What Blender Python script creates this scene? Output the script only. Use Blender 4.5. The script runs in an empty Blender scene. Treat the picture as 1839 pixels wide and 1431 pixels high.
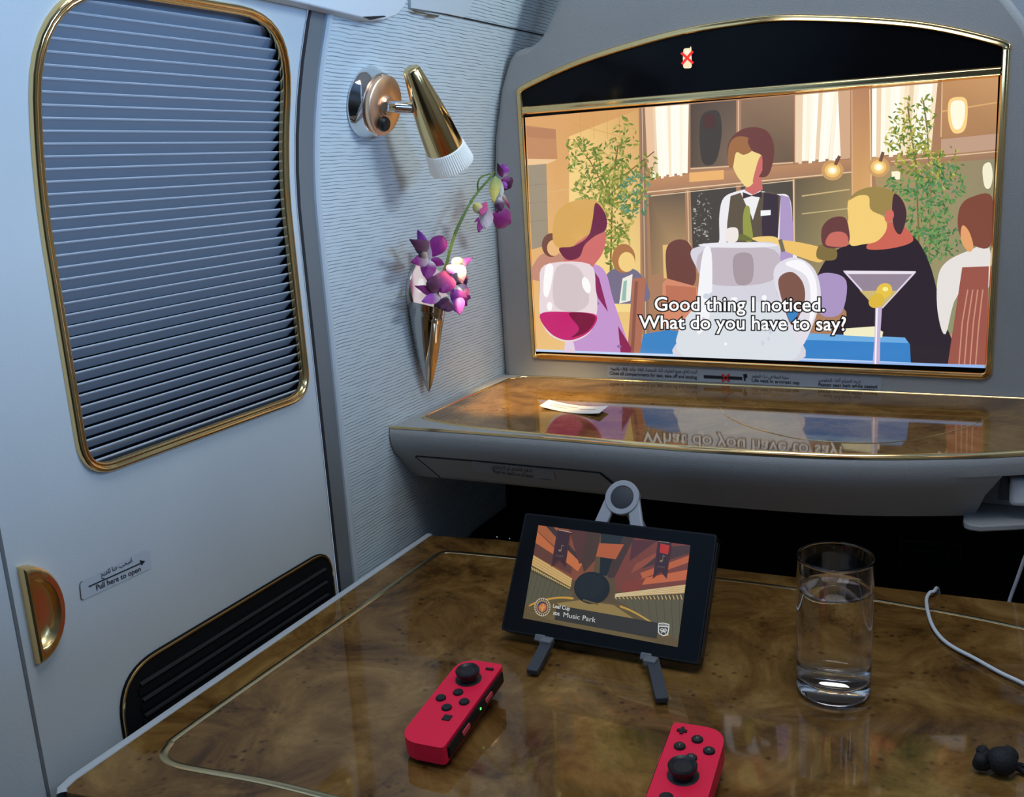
import bpy, math, random
from math import sin, cos, pi, sqrt, radians, atan2, hypot
from mathutils import Vector, Matrix
from mathutils.geometry import tessellate_polygon
random.seed(7)
SC = bpy.context.scene
COL = SC.collection

# ---------------------------------------------------------------- camera
EYE = 1.10                                   # eye height above the cabin floor
F = 1762.0
YAW, PIT, ROL = radians(27.2), radians(13.2), radians(-3.46)
FW = Vector((-sin(YAW)*cos(PIT), cos(YAW)*cos(PIT), -sin(PIT)))
_r0 = Vector((cos(YAW), sin(YAW), 0)); _u0 = _r0.cross(FW)
RT = _r0*cos(ROL) + _u0*sin(ROL); UP = -_r0*sin(ROL) + _u0*cos(ROL)
cam_d = bpy.data.cameras.new('camera'); cam = bpy.data.objects.new('camera', cam_d); COL.objects.link(cam)
cam_d.sensor_fit = 'HORIZONTAL'; cam_d.sensor_width = 36.0; cam_d.lens = 36.0*F/1839.0
cam_d.clip_start = 0.01
cam.matrix_world = Matrix(((RT.x, UP.x, -FW.x, 0), (RT.y, UP.y, -FW.y, 0), (RT.z, UP.z, -FW.z, EYE), (0, 0, 0, 1)))
SC.camera = cam
O = Vector((0, 0, EYE))

# ---------------------------------------------------------------- world, lights, exposure
vs = SC.view_settings
vs.view_transform = 'Standard'; vs.look = 'None'; vs.exposure = 0.0; vs.gamma = 1.0
vs.use_curve_mapping = False
w = bpy.data.worlds.new('world'); SC.world = w; w.use_nodes = True
w.node_tree.nodes['Background'].inputs[0].default_value = (0.55, 0.72, 1.0, 1)
w.node_tree.nodes['Background'].inputs[1].default_value = 0.6

def area(name, loc, target, sx, sy, energy, color):
    l = bpy.data.lights.new(name, 'AREA'); l.shape = 'RECTANGLE'; l.size = sx; l.size_y = sy
    l.energy = energy; l.color = color
    o = bpy.data.objects.new(name, l); COL.objects.link(o); o.location = loc
    o.rotation_euler = (Vector(target)-Vector(loc)).to_track_quat('-Z', 'Y').to_euler()
    return o
area('daylight_upper_window', (1.26, 0.98, 1.80), (-0.6, 0.80, 1.15), 0.42, 0.42, 19.0, (0.70, 0.89, 1.0))
area('daylight_forward_window', (1.28, 0.30, 1.28), (-0.6, 0.55, 1.0), 0.30, 0.44, 28.0, (0.26, 0.52, 1.0))
area('daylight_rear_window', (1.28, -0.35, 1.28), (-0.6, 0.5, 1.0), 0.30, 0.44, 5.0, (0.34, 0.60, 1.0))
area('ceiling_wash', (-0.05, 0.42, 1.97), (-0.02, 0.50, 0.0), 0.6, 0.4, 4.6, (0.97, 0.98, 1.0))

# ---------------------------------------------------------------- pixel -> point on a known surface
def ray(px, py): return RT*((px-919.5)/F) - UP*((py-715.5)/F) + FW
def at_z(px, py, z): d = ray(px, py); return O + d*((z-EYE)/d.z)
def at_y(px, py, y): d = ray(px, py); return O + d*(y/d.y)
def at_x(px, py, x): d = ray(px, py); return O + d*(x/d.x)
def at_plane(px, py, p, n): d = ray(px, py); return O + d*((p-O).dot(n)/d.dot(n))
def wall_x(z):                                # cabin side wall: upright below, leaning inwards above
    if z < 1.06: return -.589
    if z < 1.26: return -.589+1.03*(z-1.06)**2
    return -.5478+.412*(z-1.26)
def wall_n(z):
    d = (wall_x(z+.012)-wall_x(z-.012))/.024
    return Vector((1, 0, -d)).normalized()
def wp(y, z, off=0.0):
    return Vector((wall_x(z), y, z)) + wall_n(z)*off
def at_wall(px, py, off=0.0):
    d = ray(px, py); lo, hi = .1, 3
    for _ in range(50):
        m = (lo+hi)/2; p = O+d*m
        if p.x > wall_x(p.z)+off: lo = m
        else: hi = m
    return O+d*lo

# ---------------------------------------------------------------- materials
def lin(c):
    return tuple(((v/255)/12.92 if v/255 <= .04045 else ((v/255+.055)/1.055)**2.4) for v in c[:3])
def new_mat(name):
    m = bpy.data.materials.new(name); m.use_nodes = True
    return m, m.node_tree, m.node_tree.nodes['Principled BSDF']
def mat(name, col, rough=.5, metal=0., spec=.5, coat=0., bump=0., bscale=300., var=0., vscale=8., trans=0., ior=1.45, emit=None, estr=0., sss=0.):
    m, nt, b = new_mat(name)
    b.inputs['Base Color'].default_value = (*col, 1); b.inputs['Roughness'].default_value = rough
    b.inputs['Metallic'].default_value = metal; b.inputs['Specular IOR Level'].default_value = spec
    b.inputs['Coat Weight'].default_value = coat; b.inputs['IOR'].default_value = ior
    b.inputs['Transmission Weight'].default_value = trans
    if sss: b.inputs['Subsurface Weight'].default_value = sss; b.inputs['Subsurface Radius'].default_value = (.01, .01, .01)
    if emit: b.inputs['Emission Color'].default_value = (*emit, 1); b.inputs['Emission Strength'].default_value = estr
    tc = nt.nodes.new('ShaderNodeTexCoord')
    if var:
        n = nt.nodes.new('ShaderNodeTexNoise'); n.inputs['Scale'].default_value = vscale; n.inputs['Detail'].default_value = 5
        nt.links.new(tc.outputs['Object'], n.inputs['Vector'])
        r = nt.nodes.new('ShaderNodeMapRange'); r.inputs[1].default_value = .3; r.inputs[2].default_value = .7
        r.inputs[3].default_value = 1-var; r.inputs[4].default_value = 1+var
        nt.links.new(n.outputs['Fac'], r.inputs[0])
        mx = nt.nodes.new('ShaderNodeVectorMath'); mx.operation = 'SCALE'; mx.inputs[0].default_value = col
        nt.links.new(r.outputs[0], mx.inputs['Scale']); nt.links.new(mx.outputs[0], b.inputs['Base Color'])
    if bump:
        n = nt.nodes.new('ShaderNodeTexNoise'); n.inputs['Scale'].default_value = bscale; n.inputs['Detail'].default_value = 3
        nt.links.new(tc.outputs['Object'], n.inputs['Vector'])
        bp = nt.nodes.new('ShaderNodeBump'); bp.inputs['Strength'].default_value = bump; bp.inputs['Distance'].default_value = .001
        nt.links.new(n.outputs['Fac'], bp.inputs['Height']); nt.links.new(bp.outputs[0], b.inputs['Normal'])
    return m
def burl_mat(name, dark, mid, light):
    m, nt, b = new_mat(name); N = nt.nodes.new; L = nt.links.new
    tc = N('ShaderNodeTexCoord')
    n1 = N('ShaderNodeTexNoise'); n1.inputs['Scale'].default_value = 13; n1.inputs['Detail'].default_value = 9; n1.inputs['Roughness'].default_value = .70; n1.inputs['Distortion'].default_value = .7
    L(tc.outputs['Object'], n1.inputs['Vector'])
    r1 = N('ShaderNodeValToRGB'); e = r1.color_ramp.elements
    e[0].position = .36; e[0].color = (*dark, 1); e[1].position = .67; e[1].color = (*light, 1)
    k = e.new(.52); k.color = (*mid, 1)
    L(n1.outputs['Fac'], r1.inputs[0])
    n2 = N('ShaderNodeTexVoronoi'); n2.inputs['Scale'].default_value = 130; n2.inputs['Randomness'].default_value = 1
    L(tc.outputs['Object'], n2.inputs['Vector'])
    n3 = N('ShaderNodeTexNoise'); n3.inputs['Scale'].default_value = 32; n3.inputs['Detail'].default_value = 4
    L(tc.outputs['Object'], n3.inputs['Vector'])
    mr = N('ShaderNodeMapRange'); mr.inputs[1].default_value = .10; mr.inputs[2].default_value = .38; mr.inputs[3].default_value = 1; mr.inputs[4].default_value = 0
    L(n2.outputs['Distance'], mr.inputs[0])
    mr2 = N('ShaderNodeMapRange'); mr2.inputs[1].default_value = .52; mr2.inputs[2].default_value = .64
    L(n3.outputs['Fac'], mr2.inputs[0])
    mu = N('ShaderNodeMath'); mu.operation = 'MULTIPLY'; L(mr.outputs[0], mu.inputs[0]); L(mr2.outputs[0], mu.inputs[1])
    mu2 = N('ShaderNodeMath'); mu2.operation = 'MULTIPLY'; mu2.inputs[1].default_value = .85; L(mu.outputs[0], mu2.inputs[0])
    mx = N('ShaderNodeMix'); mx.data_type = 'RGBA'; mx.inputs['B'].default_value = (dark[0]*.35, dark[1]*.35, dark[2]*.35, 1)
    L(mu2.outputs[0], mx.inputs['Factor']); L(r1.outputs[0], mx.inputs['A'])
    L(mx.outputs['Result'], b.inputs['Base Color'])
    b.inputs['Roughness'].default_value = .05; b.inputs['Specular IOR Level'].default_value = .42
    return m
def wallpaper_mat():
    m, nt, b = new_mat('ribbed_wallpaper'); N = nt.nodes.new; L = nt.links.new
    tc = N('ShaderNodeTexCoord'); sp = N('ShaderNodeSeparateXYZ'); L(tc.outputs['Object'], sp.inputs[0])
    mp = N('ShaderNodeMapping'); mp.inputs['Scale'].default_value = (30, 45, 40); L(tc.outputs['Object'], mp.inputs[0])
    no = N('ShaderNodeTexNoise'); no.inputs['Scale'].default_value = 1; no.inputs['Detail'].default_value = 2; L(mp.outputs[0], no.inputs['Vector'])
    mp2 = N('ShaderNodeMapping'); mp2.inputs['Scale'].default_value = (30, 40, 330); L(tc.outputs['Object'], mp2.inputs[0])
    n2 = N('ShaderNodeTexNoise'); n2.inputs['Scale'].default_value = 1; n2.inputs['Detail'].default_value = 1; L(mp2.outputs[0], n2.inputs['Vector'])
    a = N('ShaderNodeMath'); a.operation = 'MULTIPLY'; a.inputs[1].default_value = 1/.0034; L(sp.outputs['Z'], a.inputs[0])
    c = N('ShaderNodeMath'); c.operation = 'MULTIPLY_ADD'; c.inputs[1].default_value = .75; L(no.outputs['Fac'], c.inputs[0]); L(a.outputs[0], c.inputs[2])
    pp = N('ShaderNodeMath'); pp.operation = 'PINGPONG'; pp.inputs[1].default_value = .5; L(c.outputs[0], pp.inputs[0])
    mr = N('ShaderNodeMapRange'); mr.inputs[1].default_value = .04; mr.inputs[2].default_value = .19; mr.inputs[3].default_value = 1; mr.inputs[4].default_value = 0; L(pp.outputs[0], mr.inputs[0])
    mk = N('ShaderNodeMapRange'); mk.inputs[1].default_value = .30; mk.inputs[2].default_value = .60; mk.inputs[3].default_value = .30; L(n2.outputs['Fac'], mk.inputs[0])
    mu = N('ShaderNodeMath'); mu.operation = 'MULTIPLY'; L(mr.outputs[0], mu.inputs[0]); L(mk.outputs[0], mu.inputs[1])
    mx = N('ShaderNodeMix'); mx.data_type = 'RGBA'; mx.inputs['A'].default_value = (.60, .66, .68, 1); mx.inputs['B'].default_value = (.20, .235, .26, 1)
    L(mu.outputs[0], mx.inputs['Factor']); L(mx.outputs['Result'], b.inputs['Base Color'])
    bp = N('ShaderNodeBump'); bp.inputs['Strength'].default_value = .35; bp.inputs['Distance'].default_value = .0006; bp.invert = True
    L(mu.outputs[0], bp.inputs['Height']); L(bp.outputs[0], b.inputs['Normal'])
    b.inputs['Roughness'].default_value = .7
    return m
def display_mat(name, strength):
    m, nt, b = new_mat(name)
    a = nt.nodes.new('ShaderNodeAttribute'); a.attribute_name = 'Col'
    nt.links.new(a.outputs['Color'], b.inputs['Emission Color']); b.inputs['Emission Strength'].default_value = strength
    b.inputs['Base Color'].default_value = (.004, .004, .004, 1); b.inputs['Roughness'].default_value = .12
    return m
def petal_mat():
    m, nt, b = new_mat('orchid_petal')
    a = nt.nodes.new('ShaderNodeAttribute'); a.attribute_name = 'Col'
    n = nt.nodes.new('ShaderNodeTexNoise'); n.inputs['Scale'].default_value = 400
    tc = nt.nodes.new('ShaderNodeTexCoord'); nt.links.new(tc.outputs['Object'], n.inputs['Vector'])
    r = nt.nodes.new('ShaderNodeMapRange'); r.inputs[3].default_value = .8; r.inputs[4].default_value = 1.2; nt.links.new(n.outputs['Fac'], r.inputs[0])
    s = nt.nodes.new('ShaderNodeVectorMath'); s.operation = 'SCALE'
    nt.links.new(a.outputs['Color'], s.inputs[0]); nt.links.new(r.outputs[0], s.inputs['Scale'])
    nt.links.new(s.outputs[0], b.inputs['Base Color']); b.inputs['Roughness'].default_value = .5
    b.inputs['Sheen Weight'].default_value = .2
    return m
M = dict(
    door=mat('door_panel_paint', (.56, .60, .62), .55, bump=.12, bscale=500, var=.05, vscale=6),
    grey=mat('grey_leatherette', (.36, .365, .365), .6, bump=.35, bscale=700, var=.05),
    greyd=mat('dark_grey_trim', (.17, .18, .185), .5, bump=.1),
    pale=mat('pale_trim', (.55, .60, .64), .5),
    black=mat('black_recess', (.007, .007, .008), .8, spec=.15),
    gap=mat('shadow_gap_rubber', (.02, .02, .022), .8),
    gold=mat('polished_gold', (.86, .60, .27), .13, 1., bump=.02, bscale=60),
    goldp=mat('pale_gold_inlay', (.80, .66, .38), .25, 1.),
    chrome=mat('chrome', (.80, .80, .80), .06, 1.),
    warm_mirror=mat('warm_reflection_mirror', (.98, .64, .43), .40, 1.),  # peach tint stands for the warm reflection in the lamp's disc
    louver=mat('blue_grey_louver', (.46, .51, .58), .5),
    paper=wallpaper_mat(),
    burl=burl_mat('burl_walnut', (.066, .028, .007), (.195, .098, .025), (.33, .19, .058)),
    burl2=burl_mat('burl_walnut_shelf', (.10, .046, .011), (.21, .112, .03), (.30, .18, .06)),
    glossblack=mat('black_glass', (.004, .004, .005), .10, spec=.16),
    console=mat('black_plastic', (.006, .0065, .008), .4, spec=.3),
    rubber=mat('dark_grey_rubber', (.055, .06, .07), .6),
    standgrey=mat('silver_grey_plastic', (.42, .44, .48), .4),
    red=mat('neon_red_plastic', (1.0, .018, .07), .5, spec=.3),
    redb=mat('pale_red_button', (.85, .09, .12), .5),
    blackm=mat('black_matte_button', (.012, .012, .013), .4),
    glass=mat('clear_glass', (1, 1, 1), 0., trans=1., ior=1.47),
    water=mat('water', (1, 1, 1), 0., trans=1., ior=1.33),
    white=mat('white_plastic', (.75, .78, .82), .35),
    cable=mat('white_cable', (.72, .75, .78), .45),
    recpaper=mat('receipt_paper', (.88, .86, .80), .7, bump=.1),
    sticker=mat('translucent_placard', (.36, .40, .46), .35),
    stickerd=mat('door_placard_film', (.50, .55, .60), .3),
    ink=mat('black_ink', (.012, .013, .02), .6),
    inkred=mat('red_ink', (.55, .03, .03), .6),
    diffuser=mat('frosted_diffuser', (.88, .89, .85), .35, sss=.3, emit=(1, .95, .82), estr=.10),
    stem=mat('orchid_stem_green', (.13, .22, .05), .5, var=.25, vscale=80),
    petal=petal_mat(),
    cord=mat('black_cord', (.012, .012, .014), .7, bump=.8, bscale=500),
    led=mat('green_led', (.02, .2, .02), .4, emit=(.1, 1, .15), estr=2),
    floor=mat('dark_carpet', (.05, .05, .055), .9, bump=.5),
    cabin=mat('cabin_lining', (.24, .24, .25), .7, bump=.1),
    mark=mat('brown_scuff', (.12, .09, .05), .8, var=.4, vscale=300),
    tv=display_mat('television_picture', 1.0), game=display_mat('tablet_picture', .6),
)

# ---------------------------------------------------------------- mesh builder
class MB:
    def __init__(s): s.v = []; s.f = []; s.mi = []; s.c = []
    def add(s, vs_, fs, mi=0, col=None):
        b = len(s.v); s.v += [Vector(x) for x in vs_]
        s.c += (col if isinstance(col, list) else [col or (1, 1, 1)]*len(vs_))
        for f in fs: s.f.append([b+i for i in f]); s.mi.append(mi)
        return s
    def box(s, c, d, mi=0, R=None):
        c = Vector(c); h = Vector(d)/2; vs_ = []
        for x in (-1, 1):
            for y in (-1, 1):
                for z in (-1, 1):
                    p = Vector((x*h.x, y*h.y, z*h.z)); vs_.append(c + (R @ p if R else p))
        return s.add(vs_, [(0, 1, 3, 2), (4, 6, 7, 5), (0, 4, 5, 1), (2, 3, 7, 6), (0, 2, 6, 4), (1, 5, 7, 3)], mi)
    def poly(s, pts, mi=0, col=None):
        pts = [Vector(p) for p in pts]
        return s.add(pts, tessellate_polygon([pts]), mi, col)
    def prism(s, pts, off, mi=0):               # polygon given a thickness vector
        pts = [Vector(p) for p in pts]; off = Vector(off); n = len(pts)
        t = tessellate_polygon([pts])
        return s.add(pts+[p+off for p in pts], [tuple(x) for x in t]+[tuple(n+i for i in reversed(x)) for x in t]
                     + [(i, (i+1) % n, n+(i+1) % n, n+i) for i in range(n)], mi)
    def grid(s, rows, mi=0, closed=False, col=None):
        nr, nc = len(rows), len(rows[0]); vs_ = [p for r in rows for p in r]
        fs = [(i*nc+j, i*nc+(j+1) % nc, (i+1)*nc+(j+1) % nc, (i+1)*nc+j) for i in range(nr-1) for j in range(nc if closed else nc-1)]
        return s.add(vs_, fs, mi, col)
    def lathe(s, base, axis, prof, n=40, mi=0, ref=None):   # prof: (distance along axis, radius)
        base = Vector(base); a = Vector(axis).normalized()
        e1 = (Vector(ref) if ref else (Vector((0, 0, 1)) if abs(a.z) < .9 else Vector((1, 0, 0)))); e1 = (e1-a*e1.dot(a)).normalized(); e2 = a.cross(e1)
        return s.grid([[base+a*t+(e1*cos(2*pi*k/n)+e2*sin(2*pi*k/n))*r for k in range(n)] for t, r in prof], mi, True)
    def tube(s, pts, r, n=10, mi=0, caps=True):
        pts = [Vector(p) for p in pts]; rows = []; prev = None
        for i, p in enumerate(pts):
            t = (pts[min(i+1, len(pts)-1)]-pts[max(i-1, 0)]).normalized()
            if prev is None: prev = Vector((0, 0, 1)) if abs(t.z) < .9 else Vector((1, 0, 0))
            e = (prev-t*prev.dot(t)).normalized(); prev = e; g = t.cross(e)
            rr = r[i] if isinstance(r, (list, tuple)) else r
            rows.append([p+(e*cos(2*pi*k/n)+g*sin(2*pi*k/n))*rr for k in range(n)])
        s.grid(rows, mi, True)
        if caps:
            for rw, rev in ((rows[0], True), (rows[-1], False)):
                s.add(rw, [tuple(reversed(range(n))) if rev else tuple(range(n))], mi)
        return s
    def sweep(s, pts, nrm, prof, closed=True, mi=0):   # prof: (across, along the normal)
        n = len(pts); rows = []
        for i in range(n):
            a = pts[(i-1) % n] if (closed or i > 0) else pts[i]; b = pts[(i+1) % n] if (closed or i < n-1) else pts[i]
            t = (b-a).normalized(); N_ = nrm[i] if isinstance(nrm, list) else nrm; bn = t.cross(N_).normalized()
            rows.append([pts[i]+bn*u+N_*v for u, v in prof])
        if closed: rows.append(rows[0])
        return s.grid(rows, mi)
    def sphere(s, c, r, n=16, mi=0, sc=(1, 1, 1)):
        c = Vector(c)
        return s.grid([[c+Vector((r*sc[0]*sin(pi*i/n)*cos(2*pi*j/(2*n)), r*sc[1]*sin(pi*i/n)*sin(2*pi*j/(2*n)), r*sc[2]*cos(pi*i/n))) for j in range(2*n)] for i in range(n+1)], mi, True)
    def build(s, name, mats, parent=None, smooth=True, angle=35, color=False, bevel=0, weld=True):
        if not isinstance(mats, (list, tuple)): mats = [mats]
        lo = Vector([min(p[k] for p in s.v) for k in range(3)]); hi = Vector([max(p[k] for p in s.v) for k in range(3)])
        org = Vector(((lo.x+hi.x)/2, (lo.y+hi.y)/2, lo.z))
        me = bpy.data.meshes.new(name); me.from_pydata([p-org for p in s.v], [], s.f)
        for m in mats: me.materials.append(m)
        me.polygons.foreach_set('material_index', s.mi)
        if color:
            a = me.color_attributes.new('Col', 'FLOAT_COLOR', 'POINT')
            for i, c in enumerate(s.c): a.data[i].color = (*c, 1)
        if weld and not color:
            import bmesh
            bm = bmesh.new(); bm.from_mesh(me); bmesh.ops.remove_doubles(bm, verts=bm.verts, dist=1e-6)
            bmesh.ops.recalc_face_normals(bm, faces=bm.faces); bm.to_mesh(me); bm.free()
        if smooth:
            me.polygons.foreach_set('use_smooth', [True]*len(me.polygons)); me.set_sharp_from_angle(angle=radians(angle))
        me.update()
        o = bpy.data.objects.new(name, me); COL.objects.link(o)
        if parent: o.parent = parent; o.location = org-world_loc(parent)
        else: o.location = org
        if bevel:
            b = o.modifiers.new('bevel', 'BEVEL'); b.width = bevel; b.segments = 3; b.limit_method = 'ANGLE'; b.angle_limit = radians(40)
        return o
def world_loc(o):
    l = Vector((0, 0, 0))
    while o: l += o.location; o = o.parent
    return l
def tag(o, label, cat, group=None):
    o['label'] = label; o['category'] = cat
    if group: o['group'] = group
    return o
def thing(name, loc, label, cat, group=None):
    o = bpy.data.objects.new(name, None); o.empty_display_size = .03; COL.objects.link(o); o.location = loc
    return tag(o, label, cat, group)
def structure(o): o['kind'] = 'structure'; return o
def dense(pts, step, closed=False):
    out = []; n = len(pts)
    for i in range(n if closed else n-1):
        a, b = Vector(pts[i]), Vector(pts[(i+1) % n]); k = max(1, int((b-a).length/step))
        out += [a+(b-a)*(j/k) for j in range(k)]
    if not closed: out.append(Vector(pts[-1]))
    return out
def catmull(pts, k=8, closed=False):
    P = [Vector(p) for p in pts]; n = len(P); out = []
    for i in range(n if closed else n-1):
        g = lambda j: P[j % n] if closed else P[max(0, min(n-1, j))]
        p0, p1, p2, p3 = g(i-1), g(i), g(i+1), g(i+2)
        for j in range(k):
            t = j/k
            out.append(.5*((2*p1)+(p2-p0)*t+(2*p0-5*p1+4*p2-p3)*t*t+(3*p1-p0-3*p2+p3)*t**3))
    if not closed: out.append(P[-1])
    return out
def fillet(pts, rads, seg=8, closed=True):     # 2-D polygon with rounded corners
    out = []; n = len(pts); P = [Vector(p).to_2d() for p in pts]
    for i in range(n):
        r = rads[i] if isinstance(rads, (list, tuple)) else rads
        if (not closed and i in (0, n-1)) or r <= 0: out.append(P[i]); continue
        a, p, b = P[(i-1) % n], P[i], P[(i+1) % n]
        u = (a-p).normalized(); v = (b-p).normalized(); ang = u.angle(v); d = min(r/math.tan(ang/2), .49*(a-p).length, .49*(b-p).length)
        for k in range(seg+1):
            t = k/seg; q0 = p+u*d; q1 = p+v*d
            out.append(q0*(1-t)**2+p*2*t*(1-t)+q1*t*t)
    return out
def ellip(cx, cy, rx, ry, n=24, rot=0, a0=0, a1=2*pi):
    c, s_ = cos(rot), sin(rot); full = abs(a1-a0-2*pi) < 1e-6
    return [(cx+rx*cos(a)*c-ry*sin(a)*s_, cy+rx*cos(a)*s_+ry*sin(a)*c) for a in [a0+(a1-a0)*k/(n if full else n-1) for k in range(n)]]

# ---------------------------------------------------------------- lettering
_AR = {'ا': (0xFE8D, 2), 'ب': (0xFE8F, 4), 'ت': (0xFE95, 4), 'ة': (0xFE93, 2), 'ث': (0xFE99, 4), 'ج': (0xFE9D, 4), 'ح': (0xFEA1, 4), 'خ': (0xFEA5, 4),
       'د': (0xFEA9, 2), 'ذ': (0xFEAB, 2), 'ر': (0xFEAD, 2), 'ز': (0xFEAF, 2), 'س': (0xFEB1, 4), 'ش': (0xFEB5, 4), 'ص': (0xFEB9, 4), 'ض': (0xFEBD, 4), 'ط': (0xFEC1, 4),
       'ع': (0xFEC9, 4), 'غ': (0xFECD, 4), 'ف': (0xFED1, 4), 'ق': (0xFED5, 4), 'ك': (0xFED9, 4), 'ل': (0xFEDD, 4), 'م': (0xFEE1, 4), 'ن': (0xFEE5, 4), 'ه': (0xFEE9, 4),
       'و': (0xFEED, 2), 'ي': (0xFEF1, 4), 'أ': (0xFE83, 2), 'إ': (0xFE87, 2), 'ء': (0xFE80, 1), '\x01': (0xFEFB, 2), '\x02': (0xFEF7, 2), '\x03': (0xFEF9, 2)}
def arabic(s):
    s = s.replace('لا', '\x01').replace('لأ', '\x02').replace('لإ', '\x03'); out = []
    for i, ch in enumerate(s):
        if ch not in _AR: out.append(ch); continue
        code, nf = _AR[ch]
        pj = i > 0 and s[i-1] in _AR and _AR[s[i-1]][1] == 4
        nj = nf == 4 and i < len(s)-1 and s[i+1] in _AR and _AR[s[i+1]][1] > 1
        pj = pj and nf > 1
        out.append(chr(code+(3 if pj and nj else 2 if nj else 1 if pj else 0)))
    return ''.join(reversed(out))
def text2d(s, bold=0.0):
    c = bpy.data.curves.new('lettering', 'FONT'); c.body = s; c.offset = bold; c.resolution_u = 3
    o = bpy.data.objects.new('lettering', c); COL.objects.link(o)
    dg = bpy.context.evaluated_depsgraph_get(); dg.update()
    ev = o.evaluated_get(dg); me = ev.to_mesh()
    vs_ = [(p.co.x, p.co.y) for p in me.vertices]; fs = [tuple(p.vertices) for p in me.polygons]
    ev.to_mesh_clear(); bpy.data.objects.remove(o); bpy.data.curves.remove(c)
    return vs_, fs
def lettering(mb, s, quad, put, mi=0, col=None, bold=0.0, height=.70, base=0.0, extent=None):
    """quad TL,TR,BR,BL (pixels): cap line and baseline of the text; put(px,py) -> point"""
    vs_, fs = text2d(s, bold)
    if extent is None: extent = (min(v[0] for v in vs_), max(v[0] for v in vs_))
    a, b = extent
    tl, tr, br, bl = [Vector(q) for q in quad]; out = []
    for x, y in vs_:
        u = (x-a)/(b-a); v = (y-base)/height
        p = (bl*(1-u)+br*u)*(1-v)+(tl*(1-u)+tr*u)*v
        out.append(put(p.x, p.y))
    mb.add(out, fs, mi, col)
    return extent
def clip(pts, cols, quad):                     # keep the drawn shapes inside the screen's edge
    n = len(quad); A = [(Vector(p).to_2d(), Vector(c) if cols else None) for p, c in zip(pts, cols or pts)]
    for i in range(n):
        a, b = Vector(quad[i]), Vector(quad[(i+1) % n]); out = []
        f = lambda p: (b.x-a.x)*(p.y-a.y)-(b.y-a.y)*(p.x-a.x)
        for k in range(len(A)):
            (p, cp), (q, cq) = A[k], A[(k+1) % len(A)]; u, v = f(p), f(q)
            if u >= 0: out.append((p, cp))
            if (u >= 0) != (v >= 0): t = u/(u-v); out.append((p+(q-p)*t, cp+(cq-cp)*t if cols else None))
        A = out
        if len(A) < 3: return [], None
    return [(p.x, p.y) for p, _ in A], ([tuple(c) for _, c in A] if cols else None)
class Picture:                                 # flat picture made of layered coloured shapes
    def __init__(s, put, quad=None): s.mb = MB(); s.put = put; s.k = 0; s.quad = quad
    def lift(s): s.k += 1; return s.k*6e-6
    def poly(s, pts, c):
        z = s.lift(); c = [lin(x) for x in c] if isinstance(c, list) else lin(c)
        if s.quad:
            pts, cc = clip(pts, c if isinstance(c, list) else None, s.quad); c = cc or c
            if len(pts) < 3: return
        s.mb.poly([s.put(x, y, z) for x, y in pts], 0, c)
    def ell(s, cx, cy, rx, ry, c, rot=0, n=24): s.poly(ellip(cx, cy, rx, ry, n, rot), c)
    def smooth(s, pts, c, k=5): s.poly([(p.x, p.y) for p in catmull([(x, y, 0) for x, y in pts], k, True)], c)
    def line(s, a, b, w_, c):
        a = Vector(a); b = Vector(b); n = (b-a).normalized(); n = Vector((-n.y, n.x))*w_/2
        s.poly([a+n, b+n, b-n, a-n], c)
    def path(s, pts, w_, c):
        for a, b in zip(pts, pts[1:]): s.line(a, b, w_, c)
    def text(s, t, quad, c, bold=0.0, extent=None, **k):
        z = s.lift(); return lettering(s.mb, t, quad, lambda x, y: s.put(x, y, z), 0, lin(c), bold, extent=extent, **k)
    def leaves(s, cx, cy, rx, ry, n, cols, size=6):
        z = s.lift()
        for i in range(n):
            a = random.random()*2*pi; r = sqrt(random.random()); x = cx+rx*r*cos(a); y = cy+ry*r*sin(a); t = random.random()*pi; l = size*random.uniform(.6, 1.2); w_ = l*.36
            c, q = cos(t), sin(t)
            pts = [(x-l*c, y-l*q), (x+w_*q, y-w_*c), (x+l*c, y+l*q), (x-w_*q, y+w_*c)]
            s.mb.poly([s.put(u, v, z+(i % 50)*1e-7) for u, v in pts], 0, lin(random.choice(cols)))

# ================================================================ the setting
TZ, SZ, D = EYE-.395, EYE-.263, 1.119          # table top, shelf top, face of the screen wall
def quad_wall(y0, y1, z0, z1, off, ny=8, nz=40):
    return [[wp(y0+(y1-y0)*j/ny, z0+(z1-z0)*i/nz, off) for j in range(ny+1)] for i in range(nz+1)]
structure(MB().box((.1, .4, -.02), (2.6, 3.4, .04)).build('floor', M['floor']))
structure(MB().box((.3, .4, 2.03), (2.2, 3.4, .06)).build('ceiling', M['cabin']))
structure(MB().box((.3, -1.25, 1.0), (2.4, .06, 2.1)).build('wall_back', mat('seat_shell_dark', (.09, .085, .08), .7)))
structure(MB().box((.3, 1.95, 1.0), (2.4, .06, 2.1)).build('wall_front', mat('far_lining', (.34, .31, .31), .7)))
# right-hand cabin wall with three rounded daylight openings
rw = MB(); wins = [(.98, 1.80, .24, .24), (.30, 1.28, .18, .25), (-.35, 1.28, .18, .25)]
ys = sorted({-1.25, 1.95} | {c[0]+s_*c[2] for c in wins for s_ in (-1, 1)})
zs = sorted({0., 2.0} | {c[1]+s_*c[3] for c in wins for s_ in (-1, 1)})
for a, b in zip(ys, ys[1:]):
    for c, d in zip(zs, zs[1:]):
        my, mz = (a+b)/2, (c+d)/2
        if not any(abs(my-q[0]) < q[2] and abs(mz-q[1]) < q[3] for q in wins):
            rw.box((1.33, my, mz), (.06, b-a, d-c))
structure(rw.build('wall_right', M['cabin'], smooth=False, weld=False))
structure(MB().box((.53, -.28, .60), (.05, 1.70, 1.20)).box((.53, .86, .725), (.05, .58, 1.45)).build('aisle_light_blocker', M['grey'], bevel=.01))  # unseen partition, added and stepped in height to shade the lower door
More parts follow.
